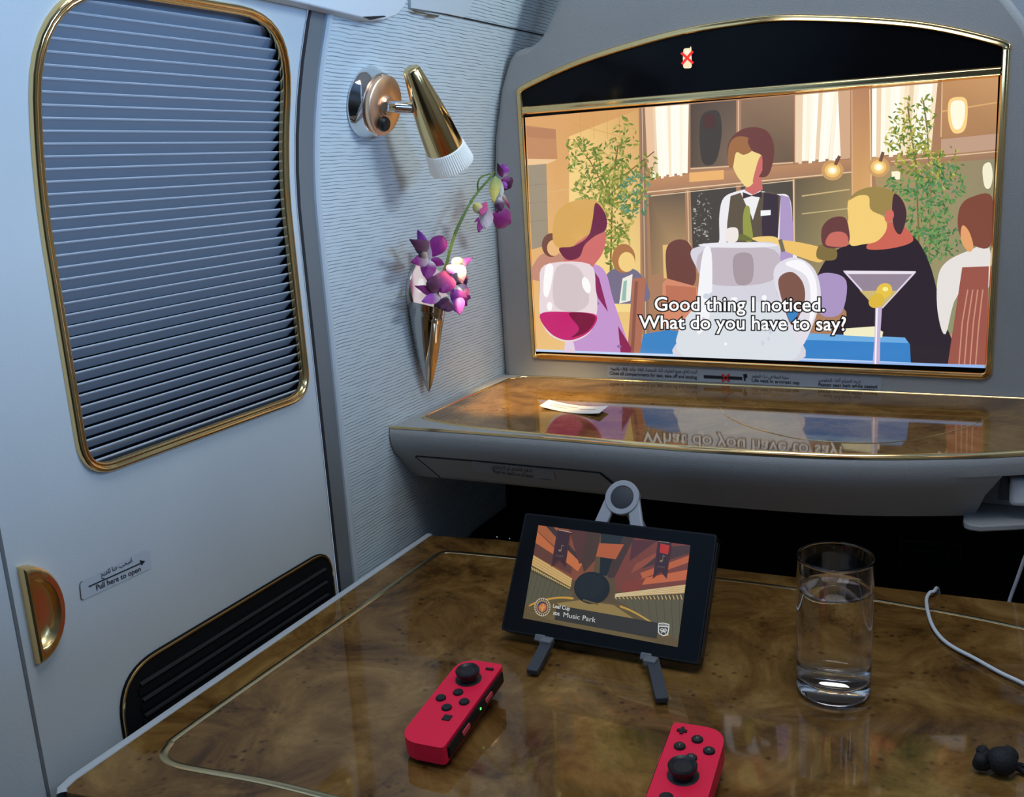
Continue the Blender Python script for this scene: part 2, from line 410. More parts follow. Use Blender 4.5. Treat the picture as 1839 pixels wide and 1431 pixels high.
MB().box((.40, .02, .565), (.20, .76, 1.13)).build('low_light_blocker', M['grey'], bpy.data.objects['aisle_light_blocker'], bevel=.02)  # unseen box, added to keep window light off the door's low corner
# left: wallpapered panel running behind the screen wall
wl = MB().grid(quad_wall(.768, 1.92, .0, 1.96, .003, 10, 160))
wall_left = structure(wl.build('wall_left', M['paper']))
MB().sweep([wp(y, EYE+.1630, .0034) for y in (.90, 1.0, 1.1, 1.2, 1.4)], wall_n(EYE+.163), [(-.0009, 0), (-.0005, .0006), (.0005, .0006), (.0009, 0)], False).build('joint', M['gap'], wall_left)
structure(MB().grid(quad_wall(-1.2, .3885, .0, 1.96, .006, 6, 80)).build('wall_left_near', M['door']))
t1 = MB().grid(quad_wall(.7375, .7625, .0, 1.9, .001, 3, 100)); structure(t1.build('trim_1', M['greyd']))
ed = MB()
edge_rows = []
for k in range(101):
    z = 1.9*k/100
    edge_rows.append([wp(.7610, z, .0005), wp(.7615, z, .003), wp(.7635, z, .0048), wp(.7665, z, .0048), wp(.7690, z, .0032)])
structure(ed.grid(edge_rows).build('trim_2', M['pale']))
gp = MB().grid([[wp(.7352, 1.9*k/60, .0012), wp(.7375, 1.9*k/60, .0016), wp(.7400, 1.9*k/60, .0012)] for k in range(61)])
structure(gp.build('trim_3', M['gap']))
gp = MB().grid([[wp(.3862, 1.9*k/60, .0065), wp(.3885, 1.9*k/60, .0068), wp(.3905, 1.9*k/60, .0040), wp(.3925, 1.9*k/60, .0004)] for k in range(61)])
structure(gp.build('trim_4', M['greyd']))

# ---------------------------------------------------------------- sliding door with louvred window
WY0, WY1, WZ0, WZ1 = .4605, .7235, EYE-.2015, EYE+.139
win_out = fillet([(WY0, WZ0), (WY1, WZ0), (WY1, WZ1), (WY0, WZ1)], [.030, .030, .075, .075], 10)
def inset(loop, d):
    n = len(loop); out = []
    for i in range(n):
        a, b = loop[i-1], loop[(i+1) % n]; t = (b-a)
        t = t.normalized() if t.length > 1e-9 else Vector((1, 0)); out.append(loop[i]+Vector((-t.y, t.x))*d)
    return out
def dense2(loop, step): return [Vector((p.x, p.y)) for p in dense([(p.x, p.y, 0) for p in loop], step, True)]
win_out = dense2(win_out, .008); hole = inset(win_out, .0055)
DY0, DY1, DZ0, DZ1 = .3925, .7360, .12, 1.46
dm = MB(); cy, cz = (WY0+WY1)/2, (WZ0+WZ1)/2; rows = [[] for _ in range(9)]
corners = [atan2(z-cz, y-cy) for y in (DY0, DY1) for z in (DZ0, DZ1)]
angs = [atan2(p.y-cz, p.x-cy) for p in hole]
for c in corners:
    k = min(range(len(angs)), key=lambda i: abs((angs[i]-c+pi) % (2*pi)-pi)); angs[k] = c
for p, a in zip(hole, angs):
    dy, dz = cos(a), sin(a)
    t = min((DY1-cy)/dy if dy > 1e-9 else (DY0-cy)/dy if dy < -1e-9 else 9, (DZ1-cz)/dz if dz > 1e-9 else (DZ0-cz)/dz if dz < -1e-9 else 9)
    e = Vector((cy+dy*t, cz+dz*t))
    for i in range(9):
        q = p+(e-p)*(i/8)**1.3; rows[i].append(wp(q.x, q.y, 0))
door = structure(dm.grid(rows, 0, True).build('door_1', M['door'], angle=50))
fr = inset(win_out, .0038)
fm = MB().sweep([wp(p.x, p.y) for p in fr], [wall_n(p.y) for p in fr],
                [(-.0040, -.0015), (-.0040, .0016), (-.0034, .0034), (-.0022, .0040), (-.0012, .0034), (-.0004, .0040), (.0012, .0052), (.0028, .0046), (.0036, .0028), (.0039, 0)])
MB().grid([[wp(p.x, p.y, -.0205) for p in hole], [wp(p.x, p.y, -.0005) for p in hole]], 0, True).build('jamb', M['black'], door)
fm.build('window_frame', M['gold'], door, angle=60)['label'] = 'polished gold frame around the louvred window'
# the louvre: forty tilted slats in front of a dark backing
lv = MB(); PZ = .00835; z = WZ0+.003
while z < WZ1-.003:
    sec = [(-.0130, -.0010), (-.0124, -.0006), (-.0040, .0061), (-.0026, .0067), (-.0021, .0076), (-.0030, .0082), (-.0046, .0077), (-.0130, .0002)]
    r_ = []
    for y in (WY0+.004, WY1-.0055):
        r_.append([wp(y, z+dz, 0)*1.0+Vector((o_, 0, 0)) for o_, dz in sec])
    lv.grid(r_, 0, True); lv.add(r_[0], [tuple(range(8))]); lv.add(r_[1], [tuple(reversed(range(8)))])
    z += PZ
lv.build('louver_blind', M['louver'], door, angle=28)['label'] = 'blue grey horizontal louver slats'
MB().grid(quad_wall(WY0+.002, WY1-.002, WZ0+.002, WZ1-.002, -.0205, 2, 30)).build('backing', M['black'], door)
# pull handle
def dee(y0, ry, rz, zc, n=20, m=8):
    arc = [(y0+ry*cos(-pi/2+pi*k/n), zc+rz*sin(-pi/2+pi*k/n)) for k in range(n+1)]
    return arc+[(y0, zc+rz-2*rz*k/m) for k in range(1, m)]
hz = EYE-.2785
rows = []
for (y0, ry, rz, zc, off) in ((.3995, .0270, .0360, hz, 0), (.4000, .0262, .0350, hz, .0060), (.4012, .0240, .0325, hz, .0072), (.4030, .0190, .0268, hz, .0070),
                              (.4036, .0176, .0252, hz, .0058), (.4042, .0150, .0225, hz+.001, .0022), (.4050, .0100, .016, hz+.001, .0012), (.4062, .003, .006, hz, .0010)):
    rows.append([wp(y, z, off) for y, z in dee(y0, ry, rz, zc)])
hd = MB().grid(rows, 0, True); hd.add(rows[-1], [tuple(range(len(rows[-1])))])
hd.build('pull_handle', mat('satin_gold', (.88, .60, .25), .26, 1.), door, angle=40)['label'] = 'polished gold half round recessed pull handle'
# air grille low on the door
gz1, gz0 = EYE-.3545, EYE-.445
go = dense2([Vector(p) for p in fillet([(.4595, gz0), (.729, gz0), (.729, gz1), (.4595, gz1)], [.02, .02, .028, .042], 10)], .008)
gr = MB().prism([wp(p.x, p.y, .0002) for p in go], (.0022, 0, 0), 0)
gi = inset(go, .0016)
gr.sweep([wp(p.x, p.y, .0020) for p in gi], Vector((1, 0, 0)), [(-.0012, 0), (-.0008, .0014), (.0006, .0014), (.0014, -.001)], True, 1)
for k in range(5):
    z = gz1-.018-k*.0135
    gr.box((wall_x(z)+.0034, .598, z), (.0030, .236, .0020), 2); gr.box((wall_x(z)+.0030, .598, z-.006), (.0018, .24, .006), 0)
gr.build('air_grille', [M['black'], M['gold'], mat('grille_slat', (.035, .035, .037), .45)], door)['label'] = 'black slatted air grille with a thin gold rim'
# pull-here placard
pk = MB()
q = fillet([(143, 1046), (256, 989), (270, 988), (272, 1020), (150, 1077), (146, 1076)], [9, 3, 3, 3, 2, 3], 5)
pk.poly([at_wall(p.x, p.y, .0005) for p in q], 0)
pin = lambda x, y: at_wall(x, y, .0008)
for a, b in zip(q, q[1:]+q[:1]):
    n = (b-a); n = Vector((-n.y, n.x)).normalized()*.5
    if a.x < 150 and b.x < 158: pk.poly([pin(*(a-n)), pin(*(b-n)), pin(*(b+n)), pin(*(a+n))], 1)
lettering(pk, 'Pull here to open', [(172, 1050.5), (252, 1016), (253.5, 1025), (174, 1060)], pin, 1, bold=.012)
lettering(pk, arabic('اسحب هنا للفتح'), [(180, 1028), (236, 1001), (238, 1009), (182, 1036)], pin, 1, bold=.006)
pk.poly([pin(*p) for p in ((159, 1052.3), (252, 1010.6), (253, 1012.6), (160, 1054.3))], 1)
pk.poly([pin(*p) for p in ((261, 1007.4), (250.5, 1005.8), (254.5, 1015.4))], 1)
pk.build('placard', [M['stickerd'], M['ink']], door, smooth=False, weld=False)['label'] = 'bilingual Pull here to open placard with an arrow'

# ---------------------------------------------------------------- overhead lining edge
ov = [(380, -40), (470, -10), (553, 8), (610, 22), (655, 33), (688, 36), (712, 28), (727, 12), (736, -10), (746, -60), (760, -150), (400, -150)]
p_ = [at_wall(x, y, .016) for x, y in ov]
structure(MB().prism(p_, (-.0150, 0, 0)).build('trim_5', mat('overhead_lining', (.70, .72, .73), .5), bevel=.003))
p_ = [at_wall(x, y, .0065) for x, y in [(738, -5), (738, 14), (800, 24), (833, 31), (842, 26), (856, -30), (880, -150), (760, -150)]]
lip = structure(MB().prism(p_, (-.006, 0, 0)).build('trim_6', mat('overhead_lining_pale', (.58, .62, .64), .55)))
MB().poly([at_wall(x, y, .0072) for x, y in [(735, 16), (752, 20), (768, 24), (790, 28), (786, 31), (770, 30), (764, 26), (745, 23)]]).build('scuff', M['mark'], lip)
MB().poly([at_wall(x, y, .0165) for x, y in [(652, 30), (690, 28), (694, 30), (664, 36)]]).build('slot', M['gap'], lip)

# ---------------------------------------------------------------- the screen wall
def xz(x, z, y=D): return Vector((x, y, EYE+z))
left_edge = [(wall_x(EYE+z)+.004, z) for z in (-.34, -.2, -.1, -.03, .0363, .0948)]
out = left_edge+[(-.5535, .125), (-.545, .1368), (-.530, .1395), (-.5202, .1405), (-.5120, .1450), (-.5049, .1530), (-.4929, .1725), (-.4851, .1868), (-.474, .22), (-.465, .30), (-.46, .40),
       (-.09, .40), (-.075, .24), (-.045, .175), (-.0100, .129), (.0060, .1061), (.022, .07), (.031, .02), (.036, -.08), (.038, -.34)]
so = MB().prism([xz(x, z) for x, z in out], (0, .06, 0))
surround = structure(so.build('wall_front_panel', M['grey'], angle=30, bevel=.008))
tv = thing('television', xz(-.276, -.2415), 'large wide television with gold frame and arched black top, built into the grey wall', 'television')
arch = [(-.5395, .0870), (-.5300, .0945), (-.4532, .1169), (-.3519, .1335), (-.276, .1378), (-.2122, .1355), (-.0973, .1165), (-.0200, .0915), (-.0120, .0830)]
arc = [(v.x, v.z) for v in catmull([(x, 0, z) for x, z in arch], 6)]
loop = [(-.5400, -.2365), (-.0130, -.2415)]
loop = [Vector((x, z)) for x, z in fillet([(-.5400, -.2365), (-.0125, -.2420), (-.0120, .0830)], .008, 6, False)[:-1]]
loop = [Vector((-.5385, -.2365))]+loop[1:]+[Vector(a) for a in reversed(arc)]
loop = dense2(loop, .012)
MB().sweep([xz(p.x, p.y) for p in loop], Vector((0, -1, 0)), [(-.0040, 0), (-.0038, .0030), (-.0022, .0046), (-.0004, .0040), (.0008, .0034), (.0020, .0036), (.0034, .0024), (.0038, -.001)]).build('gold_frame', M['gold'], tv, angle=60)
bar = [xz(-.536+(.520)*k/20, .0665-.003*k/20) for k in range(21)]
MB().sweep(bar, Vector((0, -1, 0)), [(-.0052, 0), (-.0046, .0028), (-.0020, .0042), (.0006, .0030), (.0030, .0040), (.0050, .0018), (.0053, 0)], False).build('crossbar', M['gold'], tv, angle=60)
inner = [Vector((-.5395, -.2362)), Vector((-.0125, -.2418)), Vector((-.0120, .0830))]+[Vector(a) for a in reversed(arc)]
MB().prism([xz(p.x, p.y, D-.0006) for p in inner], (0, .004, 0)).build('bezel', M['glossblack'], tv)
# lit no-phone pictogram on the black band
tvp = lambda x, y, z=0.: at_y(x, y, D-.0012-z)
pic = Picture(lambda x, y, z: at_y(x, y, D-.0009-z))
sx = lambda u: 1200+u/17.886; sy = lambda v: 60+v/17.886
pic.smooth([(sx(u), sy(v)) for u, v in ((485, 560), (520, 490), (640, 470), (690, 470), (722, 420), (742, 450), (745, 540), (735, 640), (752, 760), (752, 980), (755, 1050), (720, 1110), (600, 1122), (510, 1112), (480, 1050), (490, 950), (470, 800), (490, 650))], (250, 232, 190), 3)
pic.ell(sx(610), sy(585), 3.8, 3.4, (255, 250, 225))
for a, b in (((420, 620), (800, 960)), ((790, 570), (440, 990))): pic.line((sx(a[0]), sy(a[1])), (sx(b[0]), sy(b[1])), 4.6, (250, 45, 35))
pic.mb.build('phone_off_sign', M['tv'], tv, smooth=False, color=True)['label'] = 'lit cream phone pictogram crossed out in red'

# ---- the film frame on the screen
T = Picture(lambda x, y, z: tvp(x, y, z), [(943, 211), (1793, 137), (1771, 661), (961, 631)])
T.poly([(943, 211), (1793, 137), (1771, 661), (961, 631)], (200, 150, 105))
T.poly([(943, 211), (1150, 193), (1150, 639), (961, 631)], [(222, 165, 105), (214, 160, 100), (240, 205, 130), (235, 190, 125)])
T.poly([(1022, 245), (1148, 196), (1150, 560), (1022, 560)], [(245, 205, 130), (215, 165, 105), (245, 215, 140), (250, 225, 150)])
T.poly([(944, 225), (998, 232), (1001, 286), (948, 285)], (196, 140, 98)); T.poly([(946, 228), (998, 232), (998, 250), (946, 246)], (186, 130, 92))
T.poly([(948, 285), (1001, 286), (975, 298), (948, 296)], (240, 200, 150))
T.poly([(948, 297), (981, 294), (985, 440), (955, 448)], (160, 146, 124))
for y in (330, 362, 395): T.line((949, y+3), (983, y), .8, (140, 128, 110))
for x in (1042, 1066, 1090, 1112): T.line((x, 204), (x+1, 250), .8, (205, 155, 95))
T.line((1030, 222), (1148, 255), .8, (205, 155, 95)); T.line((985, 345), (1040, 336), .8, (225, 190, 130))
# window wall
T.poly([(1147, 194), (1795, 137), (1775, 600), (1152, 600)], (172, 128, 96))
T.poly([(1149, 194), (1158, 193), (1166, 600), (1156, 600)], (150, 118, 98)); T.line((1153, 194), (1160, 600), 1.2, (226, 196, 160))
T.poly([(1240, 187), (1322, 180), (1322, 296), (1240, 301)], [(84, 70, 58), (104, 88, 74), (128, 106, 88), (92, 78, 64)])
T.smooth([(1262, 205), (1290, 200), (1296, 240), (1285, 290), (1262, 292), (1256, 240)], (70, 62, 56)); T.ell(1274, 218, 12, 14, (82, 52, 46))
T.poly([(1331, 180), (1426, 171), (1426, 290), (1331, 296)], [(140, 112, 88), (150, 122, 96), (112, 92, 74), (122, 100, 82)])
T.line((1326, 180), (1326, 300), 2.2, (220, 190, 160)); T.line((1240, 303), (1424, 292), 2, (225, 195, 160))
T.poly([(1160, 320), (1795, 262), (1795, 284), (1162, 345)], [(196, 142, 98), (180, 136, 104), (160, 124, 98), (176, 130, 100)])
T.poly([(1238, 310), (1300, 305), (1300, 322), (1238, 327)], (238, 180, 110)); T.line((1162, 345), (1560, 306), 2, (235, 205, 165))
def curtain(x0, y0, x1, y1, x2, y2, x3, y3):
    n = 14
    for k in range(n):
        a, b = k/n, (k+1)/n; c = random.choice([(255, 252, 236), (255, 246, 220), (252, 232, 200), (240, 212, 178), (255, 255, 246)])
        T.poly([(x0+(x1-x0)*a, y0+(y1-y0)*a), (x0+(x1-x0)*b, y0+(y1-y0)*b), (x3+(x2-x3)*b, y3+(y2-y3)*b+3*sin(k*1.9)), (x3+(x2-x3)*a, y3+(y2-y3)*a+3*sin(k*1.9))], c)
curtain(1160, 193, 1237, 187, 1235, 312, 1168, 320)
T.poly([(1158, 193), (1172, 192), (1178, 310), (1163, 300)], (236, 196, 160))
curtain(1428, 171, 1527, 162, 1512, 286, 1428, 292); T.poly([(1505, 164), (1527, 162), (1527, 284), (1510, 286)], (214, 172, 138))
T.poly([(1528, 162), (1562, 159), (1568, 430), (1530, 430)], [(190, 138, 104), (186, 134, 100), (236, 186, 120), (228, 178, 108)])
T.line((1562, 160), (1566, 420), 2, (240, 205, 160)); T.line((1530, 162), (1531, 400), 1.4, (225, 185, 145))
curtain(1566, 159, 1684, 149, 1672, 272, 1566, 282)
T.poly([(1692, 147), (1795, 137), (1790, 240), (1692, 248)], [(196, 146, 100), (206, 156, 108), (176, 132, 92), (180, 134, 94)])
T.line((1692, 148), (1690, 246), 2, (230, 190, 140)); T.line((1692, 200), (1790, 184), 2.4, (226, 176, 116))
T.poly([(1690, 250), (1790, 240), (1789, 268), (1690, 278)], (196, 160, 136)); T.line((1600, 290), (1789, 272), 2, (228, 198, 160))
T.poly([(1165, 352), (1230, 343), (1233, 490), (1170, 494)], [(118, 98, 80), (104, 88, 72), (196, 158, 108), (150, 122, 92)])
T.poly([(1240, 342), (1322, 333), (1322, 442), (1244, 450)], (74, 68, 62)); T.leaves(1262, 395, 18, 48, 70, [(160, 156, 148), (120, 116, 110), (190, 184, 172)], 3)
T.poly([(1330, 332), (1424, 322), (1424, 500), (1330, 500)], (84, 78, 68)); T.line((1235, 342), (1238, 492), 2, (214, 186, 150)); T.line((1168, 352), (1424, 324), 1.6, (225, 200, 165))
T.poly([(1428, 322), (1528, 311), (1530, 500), (1428, 505)], [(104, 92, 74), (150, 128, 92), (176, 160, 110), (140, 128, 100)]); T.line((1425, 322), (1427, 505), 2.6, (224, 200, 160))
T.line((1440, 352), (1526, 340), 2.4, (206, 180, 130)); T.line((1440, 384), (1526, 374), 2, (200, 180, 130))
T.poly([(1570, 300), (1789, 285), (1778, 600), (1600, 600)], [(176, 148, 104), (150, 140, 110), (140, 146, 112), (150, 156, 112)])
T.poly([(1190, 440), (1240, 436), (1244, 500), (1192, 500)], (230, 190, 120))
for cx, cy in ((1495, 306), (1578, 300)):
    for r, c in ((20, (206, 160, 104)), (14, (244, 196, 116)), (9, (255, 232, 160)), (5.5, (255, 255, 240))): T.ell(cx, cy, r, r*.9, c)
T.line((1500, 296), (1508, 280), 6, (120, 84, 70)); T.line((1581, 290), (1586, 273), 6, (120, 84, 70)); T.poly([(1601, 308), (1617, 307), (1616, 322), (1602, 323)], (255, 246, 214))
T.smooth([(1704, 182), (1720, 174), (1736, 180), (1737, 215), (1730, 236), (1712, 238), (1703, 215)], (255, 214, 140)); T.smooth([(1708, 186), (1720, 180), (1732, 185), (1732, 212), (1725, 230), (1714, 231), (1708, 212)], (255, 252, 226))
T.smooth([(1765, 300), (1778, 292), (1783, 315), (1778, 337), (1768, 334)], (246, 240, 210))
# potted trees
T.path([(1095, 540), (1098, 420), (1100, 330), (1110, 260)], 3, (120, 96, 52)); T.path([(1098, 360), (1060, 290), (1030, 250)], 2, (120, 96, 52)); T.path([(1100, 330), (1140, 300), (1175, 272)], 2, (120, 96, 52))
g1 = [(142, 146, 66), (120, 130, 56), (168, 164, 84), (98, 116, 52), (186, 178, 96), (110, 140, 60)]
for a in ((1050, 285, 34, 38, 90), (1090, 300, 40, 44, 150), (1120, 250, 26, 40, 60), (1078, 345, 50, 40, 190), (1120, 340, 42, 44, 150), (1100, 395, 38, 44, 150), (1160, 300, 26, 24, 40), (1108, 440, 28, 34, 80), (1036, 262, 18, 18, 24), (1105, 480, 14, 22, 30)): T.leaves(*a, g1, 6)
T.leaves(1140, 350, 30, 40, 60, [(84, 128, 96), (96, 140, 110), (110, 150, 120)], 6)
T.path([(1648, 560), (1650, 420), (1645, 300), (1630, 190)], 3, (120, 110, 66)); T.path([(1668, 480), (1672, 360), (1665, 230), (1658, 180)], 3, (140, 124, 80))
g2 = [(150, 150, 60), (176, 168, 74), (118, 136, 56), (90, 124, 60), (196, 190, 100)]; g3 = [(80, 128, 72), (100, 146, 84), (64, 112, 62), (122, 160, 92), (92, 138, 96)]
for a in ((1622, 215, 24, 44, 60), (1662, 205, 18, 36, 40), (1630, 255, 42, 28, 110), (1655, 290, 46, 34, 130), (1700, 300, 30, 40, 50)): T.leaves(*a, g2, 6)
for a in ((1640, 335, 50, 26, 140), (1690, 330, 44, 40, 120), (1665, 390, 40, 34, 120), (1660, 440, 44, 34, 140), (1700, 420, 30, 44, 70)): T.leaves(*a, g3, 6)
# background diners, plain shapes
def diner(x, y, r, hair, face, top): T.smooth([(x-2.1*r, y+3.6*r), (x-1.4*r, y+1.3*r), (x, y+.8*r), (x+1.4*r, y+1.3*r), (x+2.1*r, y+3.6*r)], top); T.ell(x, y, r, r*1.25, hair); T.ell(x+r*.25, y+r*.3, r*.7, r*.85, face)
diner(990, 440, 17, (120, 78, 66), (236, 186, 130), (196, 140, 120)); diner(1120, 464, 21, (176, 120, 76), (244, 208, 132), (120, 112, 136))
T.poly([(1118, 500), (1136, 492), (1132, 540), (1112, 545)], (240, 236, 226)); T.poly([(1120, 505), (1126, 503), (1124, 540), (1116, 540)], (150, 190, 176))
T.smooth([(1198, 500), (1196, 450), (1210, 432), (1232, 432), (1244, 452), (1250, 500), (1235, 520), (1205, 518)], (112, 68, 60))
T.poly([(1190, 508), (1198, 500), (1252, 515), (1252, 580), (1188, 585)], (214, 140, 108)); T.poly([(1196, 512), (1250, 516), (1250, 545), (1196, 540)], (190, 116, 88))
T.poly([(1136, 500), (1160, 498), (1150, 640), (1126, 640)], (176, 112, 88)); T.poly([(1140, 505), (1146, 505), (1138, 640), (1132, 640)], (140, 88, 74))
# waiter in a waistcoat, a plain figure without features
T.smooth([(1292, 430), (1292, 385), (1300, 355), (1325, 343), (1350, 340), (1390, 348), (1416, 352), (1423, 390), (1424, 440), (1424, 480), (1290, 470)], (238, 236, 240))
T.poly([(1402, 350), (1418, 354), (1424, 400), (1424, 480), (1398, 480)], (176, 154, 200))
T.poly([(1312, 352), (1330, 346), (1345, 380), (1360, 346), (1385, 344), (1402, 352), (1394, 470), (1304, 460), (1306, 400)], (96, 84, 68)); T.poly([(1372, 346), (1398, 350), (1396, 470), (1370, 470), (1368, 400)], (62, 50, 62))
T.poly([(1336, 350), (1352, 345), (1366, 349), (1352, 395)], (240, 238, 240)); T.poly([(1334, 345), (1350, 351), (1368, 343), (1368, 355), (1350, 352), (1334, 357)], (66, 52, 56)); T.poly([(1366, 378), (1384, 377), (1384, 386), (1366, 388)], (246, 246, 246))
T.poly([(1338, 318), (1366, 312), (1370, 340), (1352, 350), (1338, 342)], (206, 110, 104))
T.smooth([(1310, 290), (1308, 258), (1326, 236), (1352, 228), (1378, 236), (1390, 262), (1387, 296), (1374, 318), (1340, 310)], (112, 66, 60))
T.smooth([(1316, 288), (1318, 266), (1340, 256), (1364, 262), (1370, 288), (1364, 312), (1344, 336), (1328, 322), (1318, 304)], (244, 216, 140)); T.smooth([(1358, 300), (1366, 280), (1372, 292), (1366, 312), (1352, 328)], (206, 110, 104))
T.smooth([(1308, 296), (1309, 262), (1322, 246), (1344, 248), (1352, 268), (1336, 278), (1322, 274), (1316, 300)], (160, 108, 66)); T.smooth([(1344, 250), (1372, 254), (1382, 300), (1370, 306), (1368, 280), (1350, 270)], (112, 66, 60))
T.smooth([(1337, 430), (1334, 395), (1338, 372), (1346, 372), (1348, 395), (1352, 430)], (150, 156, 72)); T.smooth([(1318, 430), (1330, 420), (1344, 425), (1352, 432)], (110, 112, 60)); T.smooth([(1304, 412), (1324, 410), (1324, 432), (1306, 434)], (240, 232, 226))
# customer in lilac, seen from the side, plain head
T.smooth([(1042, 495), (1066, 475), (1088, 490), (1102, 540), (1132, 630), (1126, 650), (1030, 650), (1040, 560)], (196, 150, 206)); T.poly([(1064, 482), (1076, 500), (1092, 560), (1074, 535), (1066, 510)], (140, 40, 92)); T.poly([(1110, 585), (1134, 625), (1132, 640), (1115, 640)], (140, 40, 84))
T.ell(1072, 545, 4, 3, (150, 110, 165)); T.ell(1112, 622, 4, 3, (150, 110, 165))
T.smooth([(1014, 470), (1012, 440), (1040, 410), (1078, 398), (1088, 420), (1084, 450), (1070, 472), (1050, 492), (1026, 490)], (208, 112, 108))
T.smooth([(993, 432), (996, 390), (1014, 368), (1044, 358), (1074, 362), (1086, 378), (1088, 402), (1070, 416), (1052, 424), (1036, 436), (1024, 446), (1006, 446)], (216, 168, 92)); T.smooth([(1070, 364), (1088, 386), (1088, 412), (1068, 424), (1050, 440), (1040, 462), (1018, 466), (1004, 446), (1030, 442), (1056, 424), (1064, 396)], (112, 46, 72))
# customer in black reaching over
T.smooth([(1470, 520), (1470, 490), (1500, 450), (1560, 430), (1630, 418), (1668, 470), (1690, 560), (1703, 655), (1490, 655), (1500, 600), (1520, 560)], (48, 40, 50))
T.smooth([(1400, 432), (1440, 436), (1480, 448), (1476, 470), (1450, 466), (1405, 448)], (240, 196, 110)); T.smooth([(1350, 428), (1385, 424), (1402, 432), (1404, 446), (1380, 440)], (244, 208, 128)); T.smooth([(1472, 440), (1500, 446), (1500, 466), (1468, 464)], (130, 112, 68)); T.line((1401, 430), (1407, 452), 7, (118, 110, 90))
T.smooth([(1576, 418), (1596, 400), (1622, 405), (1640, 432), (1600, 446), (1556, 446)], (206, 104, 88))
T.smooth([(1526, 356), (1545, 350), (1561, 353), (1563, 376), (1588, 390), (1592, 412), (1575, 433), (1548, 439), (1529, 441), (1523, 426), (1516, 411), (1523, 395), (1522, 372)], (246, 208, 122))
T.smooth([(1524, 360), (1540, 343), (1571, 335), (1600, 342), (1620, 358), (1627, 386), (1618, 418), (1606, 410), (1602, 384), (1585, 386), (1564, 376), (1560, 353), (1542, 351)], (160, 136, 80))
T.smooth([(1606, 348), (1622, 362), (1628, 388), (1618, 420), (1606, 410), (1602, 378)], (74, 52, 60)); T.ell(1597, 388, 8, 12, (214, 112, 98), .3)
T.smooth([(1478, 440), (1476, 410), (1492, 392), (1516, 390), (1524, 408), (1524, 436), (1500, 446)], (108, 66, 66)); T.smooth([(1484, 440), (1490, 420), (1510, 416), (1522, 424), (1520, 442)], (204, 112, 100))
T.smooth([(1462, 545), (1464, 500), (1490, 490), (1520, 505), (1512, 560), (1480, 568)], (172, 150, 196))
T.smooth([(1684, 560), (1684, 500), (1700, 470), (1740, 450), (1776, 442), (1774, 520), (1720, 530), (1698, 600)], (232, 226, 222)); T.smooth([(1720, 405), (1724, 372), (1744, 354), (1782, 354), (1779, 440), (1745, 440), (1728, 430)], (130, 76, 62)); T.smooth([(1726, 432), (1728, 405), (1740, 415), (1748, 442), (1740, 452)], (232, 164, 110))
T.poly([(1728, 480), (1776, 478), (1770, 655), (1702, 655)], (156, 88, 76))
for k in range(4): T.path([(1738+k*9, 520), (1728+k*10, 580), (1722+k*10, 655)], 2.4, (204, 146, 124))
# tables, jug and drinks
T.poly([(1155, 600), (1200, 592), (1245, 598), (1240, 648), (1148, 640)], (62, 132, 196)); T.poly([(1430, 604), (1446, 598), (1625, 606), (1634, 618), (1636, 656), (1430, 650)], (58, 130, 200)); T.poly([(1446, 598), (1625, 606), (1632, 616), (1438, 610)], (110, 172, 226))
T.poly([(962, 631), (1771, 661), (1771, 657), (1500, 645), (1150, 634), (962, 627)], (196, 216, 246)); T.poly([(1430, 646), (1766, 655), (1771, 661), (1430, 650)], (150, 184, 236))
T.poly([(1515, 590), (1570, 586), (1586, 596), (1584, 606), (1515, 602)], (244, 238, 200))
T.smooth([(1258, 442), (1320, 436), (1398, 440), (1392, 500), (1400, 540), (1425, 590), (1434, 648), (1222, 642), (1226, 600), (1250, 545), (1258, 500), (1240, 456)], (214, 212, 222)); T.smooth([(1262, 450), (1390, 448), (1384, 505), (1270, 508)], (196, 184, 194)); T.ell(1326, 440, 72, 5, (236, 234, 240)); T.smooth([(1240, 560), (1330, 540), (1410, 560), (1426, 645), (1228, 640)], (218, 224, 230)); T.smooth([(1262, 455), (1278, 455), (1276, 560), (1256, 600), (1250, 570)], (244, 244, 248)); T.smooth([(1318, 460), (1350, 458), (1350, 505), (1322, 508)], (168, 152, 160))
for k in range(14): T.ell(random.uniform(1250, 1410), random.uniform(520, 630), random.uniform(2, 7), random.uniform(2, 6), random.choice([(236, 240, 246), (206, 212, 224), (246, 248, 252)]))
T.smooth([(1390, 484), (1424, 462), (1460, 480), (1474, 525), (1464, 572), (1440, 622), (1424, 600), (1400, 540)], (226, 222, 232)); T.smooth([(1410, 474), (1440, 468), (1464, 500), (1466, 550), (1452, 590), (1456, 540), (1448, 496)], (250, 248, 252))
T.smooth([(1398, 502), (1420, 488), (1440, 504), (1446, 532), (1438, 562), (1422, 584), (1406, 545)], (128, 88, 76)); T.poly([(1412, 560), (1436, 558), (1424, 580), (1418, 576)], (62, 132, 196))
T.smooth([(978, 476), (1058, 474), (1070, 520), (1072, 560), (1058, 598), (1022, 614), (986, 600), (970, 566), (970, 520)], (232, 216, 220)); T.smooth([(1000, 480), (1040, 482), (1058, 540), (1030, 560), (995, 545)], (212, 196, 200)); T.smooth([(980, 478), (994, 480), (985, 530), (976, 525)], (252, 250, 250)); T.ell(1053, 512, 7, 15, (252, 250, 250), -.3); T.ell(987, 550, 5, 8, (252, 248, 250))
T.smooth([(970, 564), (1020, 560), (1071, 566), (1058, 596), (1022, 611), (988, 598)], (196, 38, 110)); T.smooth([(1022, 562), (1068, 567), (1056, 594), (1026, 606), (1040, 590)], (122, 18, 58)); T.poly([(1015, 614), (1030, 614), (1034, 636), (1012, 635)], (226, 206, 224))
